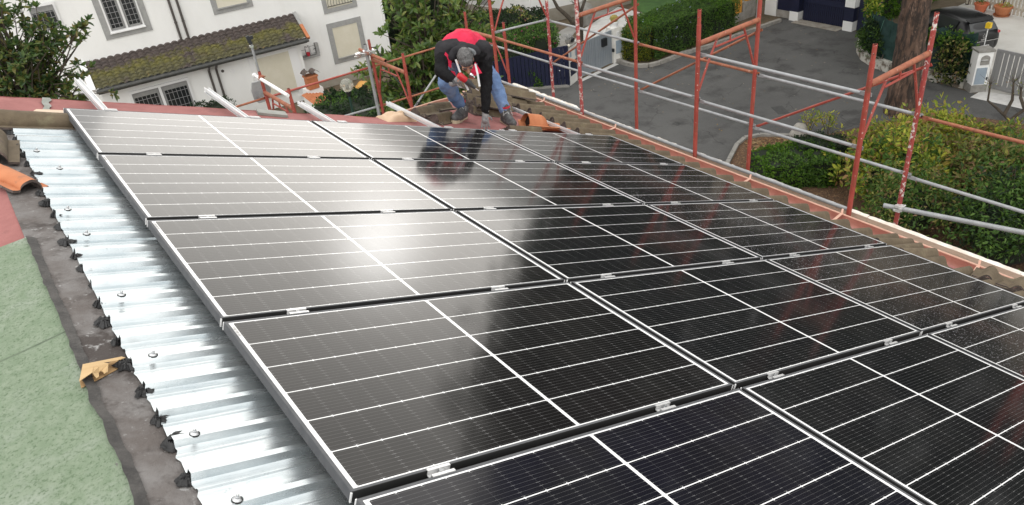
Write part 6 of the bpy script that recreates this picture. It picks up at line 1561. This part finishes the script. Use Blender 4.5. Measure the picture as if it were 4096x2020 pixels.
def along(P, t):
    L = [math.dist(a, b) for a, b in zip(P, P[1:])]; d = t * sum(L)
    for a, b, l in zip(P, P[1:], L):
        if d <= l: return V((a[0] + (b[0] - a[0]) * d / l, a[1] + (b[1] - a[1]) * d / l, 0))
        d -= l
    return V((*P[-1], 0))
def netf(a, b):
    p = along(N2, min(a, .9999)); sag = .12 * abs(math.sin(a * PI * 6)); h = .30 + (1.45 - sag) * b
    return p + V((.07 * mnoise.noise(V((a * 22, b * 3, 0))) + .03 * mnoise.noise(V((a * 60, b * 9, 2))), .05 * mnoise.noise(V((a * 22, b * 3, 5))), GZ + h))
mb.grid(netf, 130, 16); build('shade_net', mb, M['net'], nf, smooth=True)
for t in (.02, .14, .28, .42, .56, .70, .85, .99):
    p = along(N2, t); mb = MB(); mb.tube(p + V((.03, 0, GZ)), p + V((.03, 0, GZ + 1.75)), .02, n=8); build('fence_post', mb, M['green_iron'], nf, smooth=True)
for t in (.18, .24, .36, .46):
    p = along(N2, t); q = along(N2, t + .06); mb = MB(); mb.tube(p + V((-.09, .03, GZ + .34)), q + V((-.06, .02, GZ + 1.65)), .008, n=5); build('guy_wire', mb, pm('green_wire', (.1, .24, .18), rough=.6), nf)
GB = 'bushes along the net fence'
def ivy(lab, t0, t1, z0, z1, n, L, lm, seed, off=-.16, lm2=None):
    rn = random.Random(seed); p0 = along(N2, t0); t = thing('climbing_bush', lab, 'bush', loc=(p0.x, p0.y, GZ), group=GB); lf = MB(); st = MB()
    for _ in range(n):
        a = rn.random(); b = rn.random(); ww = math.sin(PI * a) ** .5
        p = along(N2, t0 + (t1 - t0) * a) + V((off + rn.uniform(-.15, .15), rn.uniform(-.12, .12), GZ + z0 + (z1 - z0) * b * (.5 + .5 * ww)))
        clump(lf, p, .12, 8, L, rn, .5, .1, 1 if lm2 and rn.random() < .4 else 0)
        if rn.random() < .05: st.path([(p0.x - .1, p0.y, GZ + .2), p], [.012, .006], 4, 0, False)
    st.tube((p0.x - .1, p0.y, GZ), (p0.x - .1, p0.y, GZ + .5), .02, n=6)
    build('stems', st, M['twig'], t); build('foliage', lf, [lm, lm2 or lm], t, fix=False)
ivy('bright lemon bush spilling over the net left of the pine', .12, .40, 1.35, 2.4, 260, .12, M['leaf_bright'], 1, .15, M['leaf_lime'])
ivy('dark climber on the net just left of the pine trunk', .30, .52, .3, 1.5, 220, .10, M['leaf_dark'], 2, -.12, M['leaf_hedge'])
ivy('ivy on the stone wall at the bend', .16, .30, .2, .8, 70, .10, M['leaf_hedge'], 3, -.1, M['leaf_bright'])
ivy('leafy climber on the net right of the pine trunk', .72, .99, 1.2, 1.65, 110, .12, M['leaf_bright'], 4, 0, M['leaf_hedge'])
ivy('oleander before the net beside the letterbox pillar', .86, .995, .1, 1.5, 200, .12, M['leaf_dark'], 5, -.22, M['leaf_olive'])
ivy('green tree bush behind the net and above the car', .55, .98, 1.5, 3.1, 0, .12, M['leaf_bright'], 6, 1.5)
hedge('tall bright bush behind the pine trunk above the car', [(29.3, 11.3), (33.2, 11.2)], 1.4, 2.6, .12, M['leaf_bright'], 26, 330, GZ, lm2=M['leaf_dark'], rough=.35, name='bush', cat='bush')
# ------------------------------------------------------------------ grey letterbox pillar and sliding gate
lpil = thing('letterbox_pillar', 'white pillar with a letterbox and blue grey meter door beside the sliding gate', 'pillar', loc=(25, 4.6, GZ)); l0 = V((24.60, 4.60, 0)); l0b = V((24.92, 4.26, 0)); lu = (V((24.50, 4.60, 0)) - V((24.96, 4.24, 0))) * -1; lu.normalize(); lnn = V((lu.y, -lu.x, 0))
LL = .46
mb = MB(); pbox(mb, -.02, LL + .02, -.42, .01, 0, .24, l0, lu, lnn); build('pillar_base', mb, M['conc'], lpil)
mb = MB(); pbox(mb, 0, LL, -.40, -.01, .24, 1.30, l0, lu, lnn); build('pillar_body', mb, M['wall_white'], lpil)
mb = MB(); pbox(mb, -.03, LL + .03, -.44, .03, 1.30, 1.36, l0, lu, lnn); build('coping', mb, M['conc'], lpil)
mb = MB(); pbox(mb, .05, LL - .10, -.009, .012, .27, .80, l0, lu, lnn); build('meter_door', mb, M['meter'], lpil)
mb = MB(); pbox(mb, LL - .07, LL - .03, -.009, .02, .40, .48, l0, lu, lnn); build('intercom', mb, M['iron'], lpil)
mb = MB(); cc = l0 + lu * .24; pts = [cc + lu * (.13 * math.cos(PI * k / 10)) + lnn * -.009 + V((0, 0, GZ + 1.10 + .10 * math.sin(PI * k / 10))) for k in range(11)] + [cc - lu * .13 - lnn * .009 + V((0, 0, GZ + .90)), cc + lu * .13 - lnn * .009 + V((0, 0, GZ + .90))]
mb.prism(pts, lnn * .025); o = build('letterbox', mb, M['conc'], lpil)
mb = MB(); mb.box(cc - lu * .05 + lnn * .05 + V((0, 0, GZ + 1.07)), (.17, .10, .012), Matrix((lu, lnn, V((0, 0, 1)))).transposed() @ Matrix.Rotation(.3, 3, 'X')); tag(build('letter', mb, M['wframe'], None, org=cc + V((0, 0, GZ + 1.07))), 'white letter sticking out of the letterbox', 'letter')
sg = thing('sliding_gate', 'grey sliding gate with white gaps between its bars at the right edge', 'gate', loc=(25.4, 3, GZ)); h0 = V((25.26, 4.36, 0)); h1 = V((24.92, .6, 0)); hu = (h1 - h0).normalized(); hn = V((hu.y, -hu.x, 0)); hL = (h1 - h0).length
mb = MB(); pbox(mb, 0, hL, -.03, .03, 1.22, 1.30, h0, hu, hn); pbox(mb, 0, hL, -.03, .03, .05, .17, h0, hu, hn); pbox(mb, 0, .08, -.028, .028, .17, 1.22, h0, hu, hn); build('gate_frame', mb, M['greygate'], sg)
mb = MB(); n = int(hL / .16)
for k in range(n): pbox(mb, .085 + k * .16, .085 + k * .16 + .125, -.012, .012, .15, 1.24, h0, hu, hn)
build('bars', mb, M['greygate'], sg)
mb = MB(); pbox(mb, 0, hL, -.16, -.10, .05, .08, h0, hu, hn); build('track', mb, M['conc'], sg)
yl = thing('gate_beacon', 'yellow beacon on a thin white pole by the letterbox pillar', 'beacon', loc=(25.3, 4.75, GZ)); mb = MB(); mb.tube((25.3, 4.80, GZ), (25.3, 4.80, GZ + 1.88), .014, n=8); build('pole', mb, M['wframe'], yl); mb = MB(); mb.box((25.3, 4.80, GZ + 1.95), (.14, .14, .16)); build('lamp_box', mb, M['yellow'], yl)
# ------------------------------------------------------------------ picket fence, pots, car
pk = thing('picket_fence', 'weathered white picket fence at the back of the pale yard', 'fence', loc=(33.3, 8, GZ)); k0 = V((33.55, 9.3, 0)); k1 = V((32.5, 5.4, 0)); ku = (k1 - k0).normalized(); kn = V((ku.y, -ku.x, 0)); kL = (k1 - k0).length
n = int(kL / .155)
for k in range(n):
    mb = MB(); pbox(mb, k * .155, k * .155 + .085, 0, .02, .06, 1.3, k0, ku, kn); build('picket', mb, M['picket'], pk)
mb = MB(); pbox(mb, 0, kL, -.03, -.001, .25, .34, k0, ku, kn); pbox(mb, 0, kL, -.03, -.001, .95, 1.04, k0, ku, kn); build('cross_rail', mb, M['picket'], pk)
for a in (0.0, 1.6, 3.1): mb = MB(); pbox(mb, a - .06, a + .06, -.14, -.032, 0, 1.25, k0, ku, kn); build('fence_post', mb, M['bark'], pk)
pot('plain red orange plastic pot before the picket fence', (32.95, 8.42, GZ), .26, .34, M['potred'], False, M['leaf_hedge'], 'pots before the picket fence', 1)
pot('paler terracotta bowl on a saucer before the picket fence', (32.85, 7.55, GZ), .32, .34, M['terracotta'], True, M['leaf_lime'], 'pots before the picket fence', 2)
# ------------------------------------------------------------------ the black hatchback
car = thing('parked_car', 'black hatchback parked in the pale yard, seen from behind', 'car', M=Matrix.Translation((27.66, 5.85, GZ + .03)) @ Matrix.Rotation(R(66), 4, 'Z') @ Matrix.Scale(.93, 4))
# car frame: x forward from the tail, y to the left, z up
st = [  # x, half width, sill z, belt z, roof half width, roof z
    (.00, .62, .42, .74, .50, .90), (.06, .74, .30, .86, .56, 1.00), (.22, .82, .24, .92, .58, 1.26), (.50, .865, .22, .93, .60, 1.405), (.95, .87, .22, .92, .605, 1.455), (1.5, .87, .22, .91, .60, 1.465), (2.1, .87, .22, .90, .585, 1.43), (2.55, .865, .22, .89, .57, 1.26), (2.95, .86, .22, .885, .60, 1.00), (3.4, .84, .24, .82, .60, .90), (3.8, .76, .28, .72, .50, .78), (3.98, .58, .36, .60, .40, .66)]
def carpt(i, k):
    x, hw, zs, zb, rw, zr = st[i]
    prof = [(hw * .80, zs - .02), (hw * .95, zs), (hw * .995, zs + .12), (hw, (zs + zb) / 2 + .03), (hw * .985, zb - .05), (hw * .94, zb), (rw + (hw * .94 - rw) * .45, zb + (zr - zb) * .55), (rw, zr - .06), (rw * .86, zr - .012), (rw * .45, zr + .008), (0, zr + .012)]
    return V((x, prof[k][0], prof[k][1]))
mb = MB(); nk = 11
for i in range(len(st)):
    row = [carpt(i, k) for k in range(nk)]; row += [V((p.x, -p.y, p.z)) for p in reversed(row[:-1])]; mb.v += row
w = 2 * nk - 1
for i in range(len(st) - 1):
    for k in range(w - 1): a = i * w + k; mb.f.append([a, a + 1, a + w + 1, a + w]); mb.m.append(0)
mb.f.append(list(range(w))); mb.m.append(0); mb.f.append(list(range((len(st) - 1) * w, len(st) * w))); mb.m.append(0)
o = build('body', mb, M['carblack'], car, world=False, smooth=True)
md = o.modifiers.new('s', 'SUBSURF'); md.levels = 2; md.render_levels = 2
dg = bpy.context.evaluated_depsgraph_get(); me = bpy.data.meshes.new_from_object(o.evaluated_get(dg)); o.modifiers.clear(); o.data = me; me.polygons.foreach_set('use_smooth', [True] * len(me.polygons))
def patch(name, pts, m, parent, off=.012, n=8):
    """curved quad patch between four corners, pushed outwards"""
    mb = MB(); a, b, c, d = [V(p) for p in pts]; nn = (b - a).cross(d - a).normalized()
    mb.grid(lambda u, v: a.lerp(b, u).lerp(d.lerp(c, u), v) + nn * 0, n, n); return build(name, mb, m, parent, world=False, smooth=True)
patch('rear_window', [(.055, .55, 1.02), (.055, -.55, 1.02), (.30, -.50, 1.315), (.30, .50, 1.315)], M['glass_dark'], car)
mb = MB(); mb.prism([(.25, .50, 1.325), (.25, -.50, 1.325), (.44, -.54, 1.405), (.44, .54, 1.405)], (0, 0, .016)); build('roof_spoiler', mb, M['carblack'], car, world=False, smooth=True)
for s in (1, -1):
    mb = MB(); mb.grid(lambda u, v: (.62 + 1.75 * u, s * (.845 - (.845 - .645) * v - .01 * u), .955 + (.41 - .12 * max(0, u - .75) * 4) * v), 10, 5); build('side_window', mb, M['glass_dark'], car, world=False, smooth=True)
    mb = MB(); mb.ball((.12, s * .66, .885), (.07, .115, .07), 14, 8); build('tail_light', mb, M['taillight'], car, world=False, smooth=True)
    mb = MB(); mb.ball((2.35, s * .99, 1.0), (.07, .10, .07), 12, 8); build('wing_mirror', mb, M['carblack'], car, world=False, smooth=True)
    for x in (.68, 3.2):
        wl = MB(); wl.lathe([(.20, -.10), (.29, -.10), (.31, -.06), (.31, .06), (.29, .10), (.20, .10)], (x, s * .78, .31), 24, Matrix.Rotation(R(90), 3, 'X')); wo = build('wheel', wl, M['tyre'], car, world=False, smooth=40)
        wl = MB(); wl.lathe([(0, -.09), (.2, -.09), (.2, .09), (0, .09)], (x, s * .78, .31), 16, Matrix.Rotation(R(90), 3, 'X')); build('rim', wl, M['greygate'], wo, world=False)
mb = MB(); mb.grid(lambda u, v: (.02 - .06 * math.sin(PI * u) ** .6 + .16 * (abs(u - .5) * 2) ** 4, .76 - 1.52 * u, .30 + .34 * v), 16, 5); build('rear_bumper', mb, M['carplastic'], car, world=False, smooth=True)
mb = MB(); mb.grid(lambda u, v: (-.035 - .012 * math.sin(PI * u), .62 - 1.24 * u, .655 + .018 * v), 12, 1); build('bumper_trim', mb, M['chrome'], car, world=False)
mb = MB(); mb.box((-.056, 0, .45), (.012, .50, .115)); pl = build('number_plate', mb, M['plate'], car, world=False)
def text(name, s, size, Mx, m, parent, bold=0):
    cu = bpy.data.curves.new('t', 'FONT'); cu.body = s; cu.size = size; cu.align_x = 'CENTER'; cu.align_y = 'CENTER'; cu.extrude = .001; cu.offset = bold; cu.resolution_u = 3
    o = bpy.data.objects.new('t', cu); COL.objects.link(o); dg = bpy.context.evaluated_depsgraph_get(); me = bpy.data.meshes.new_from_object(o.evaluated_get(dg)); bpy.data.objects.remove(o)
    me.transform(Mx); me.materials.clear(); me.materials.append(m); q = bpy.data.objects.new(name, me); COL.objects.link(q); q.parent = parent; WM[q.name] = wm(parent); return q
TM = lambda x, y, z, tilt=0: Matrix.Translation((x, y, z)) @ Matrix.Rotation(R(-90), 4, 'Z') @ Matrix.Rotation(R(90 - tilt), 4, 'X')
text('plate_text', 'EY 840GE', .105, TM(-.064, 0, .45), M['ink'], pl, .002)
mb = MB()
for a, b in (((0, .085), (.055, 0)), ((.055, 0), (0, -.085)), ((0, -.085), (-.055, 0)), ((-.055, 0), (0, .085))):
    mb.bar((.003 - a[1] * 0, a[0], .845 + a[1]), (.003, b[0], .845 + b[1]), .012, .03, (1, 0, 0))
build('badge', mb, M['chrome'], car, world=False)
text('model_lettering', 'CLIO', .075, TM(-.012, .02, .715), M['chrome'], car, .003)
mb = MB(); mb.path([(.62, 0, 1.435), (.60, 0, 1.50), (.50, 0, 1.60)], [.02, .009, .004], 6); build('aerial', mb, M['ink'], car, world=False)

# ------------------------------------------------------------------ camera, sky, sun
cam = bpy.data.cameras.new('camera'); co = bpy.data.objects.new('camera', cam); COL.objects.link(co); SC.camera = co
co.matrix_world = Matrix(((.7957, .3875, -.4655, -.3706), (-.5977, .3778, -.7071, -5.8264), (-.0981, .8409, .5322, 1.6263), (0, 0, 0, 1)))
rot = co.matrix_world.to_3x3(); x = rot.col[0].normalized(); y = (rot.col[1] - x * rot.col[1].dot(x)).normalized(); z = x.cross(y)
mw = Matrix((x, y, z)).transposed().to_4x4(); mw.translation = V((-.3706, -5.8264, 1.6263)); co.matrix_world = mw
cam.sensor_width = 36; cam.lens = 36 * 3053.75 / 4096; cam.clip_end = 600; cam.clip_start = .05
SUN_AZ, SUN_EL = R(54.3), R(9.0)
w = bpy.data.worlds.new('World'); SC.world = w; w.use_nodes = True; nt = w.node_tree; nt.nodes.clear(); g = NG(nt)
out = g.n('ShaderNodeOutputWorld'); bg = g.n('ShaderNodeBackground'); g.l(bg.outputs[0], out.inputs[0]); bg.inputs[1].default_value = .1
sky = g.n('ShaderNodeTexSky', sky_type='NISHITA'); sky.sun_disc = False; sky.sun_elevation = SUN_EL; sky.sun_rotation = R(90) - SUN_AZ; sky.dust_density = 5; sky.air_density = 1.2; sky.altitude = 50
hs_ = g.n('ShaderNodeHueSaturation'); hs_.inputs['Saturation'].default_value = .22; hs_.inputs['Value'].default_value = .12; g.l(sky.outputs[0], hs_.inputs['Color'])
# overcast veil: grey cloud sheet, brighter round the hidden sun
tc = g.n('ShaderNodeTexCoord').outputs['Generated']
sd_ = V((math.cos(SUN_AZ) * math.cos(SUN_EL), math.sin(SUN_AZ) * math.cos(SUN_EL), math.sin(SUN_EL)))
dp = g.n('ShaderNodeVectorMath', operation='DOT_PRODUCT'); g.l(tc, dp.inputs[0]); dp.inputs[1].default_value = sd_
gl = g.m('POWER', g.m('MAXIMUM', dp.outputs['Value'], 0), 700.0); gl2 = g.m('POWER', g.m('MAXIMUM', dp.outputs['Value'], 0), 4.0)
cl = g.noise(g.scalevec(tc, (1, 1, 2.2)), 2.2, 5, .55)
base = g.m('ADD', g.m('MULTIPLY', cl, 6.0), 9.5)
szn = g.n('ShaderNodeSeparateXYZ'); g.l(tc, szn.inputs[0])
base = g.m('ADD', base, g.m('MULTIPLY', g.m('MAXIMUM', g.m('SUBTRACT', szn.outputs[2], .4), 0), 26.0))      # brighter towards the zenith
base = g.m('SUBTRACT', base, g.m('MULTIPLY', g.ramp(szn.outputs[2], .17, .36), 4.5))                           # sky above the horizon darkened to tone down the panel reflections
base = g.m('ADD', base, g.m('MULTIPLY', g.m('MAXIMUM', g.m('MULTIPLY', dp.outputs['Value'], -1), 0), 13.0))   # sky behind the camera brightened, added to light the house front
base = g.m('ADD', base, g.m('ADD', g.m('MULTIPLY', gl, 44.0), g.m('MULTIPLY', gl2, .6)))
cmb = g.n('ShaderNodeCombineXYZ'); g.l(base, cmb.inputs[0]); g.l(g.m('MULTIPLY', base, .99), cmb.inputs[1]); g.l(g.m('MULTIPLY', base, .965), cmb.inputs[2])
g.l(g.mix(1.0, hs_.outputs[0], cmb.outputs[0], 'ADD'), bg.inputs[0])
sl = bpy.data.lights.new('sun', 'SUN'); so = bpy.data.objects.new('sun', sl); COL.objects.link(so); sl.energy = .5; sl.angle = R(40); sl.color = (1, .95, .87)
so.rotation_euler = (-sd_).to_track_quat('-Z', 'Y').to_euler(); so.location = sd_ * 60
SC.view_settings.view_transform = 'Standard'; SC.view_settings.look = 'None'; SC.view_settings.exposure = 0; SC.view_settings.gamma = 1
SC.cycles.max_bounces = 6; SC.cycles.use_denoising = True; SC.cycles.caustics_reflective = False; SC.cycles.caustics_refractive = False; SC.cycles.sample_clamp_indirect = 6
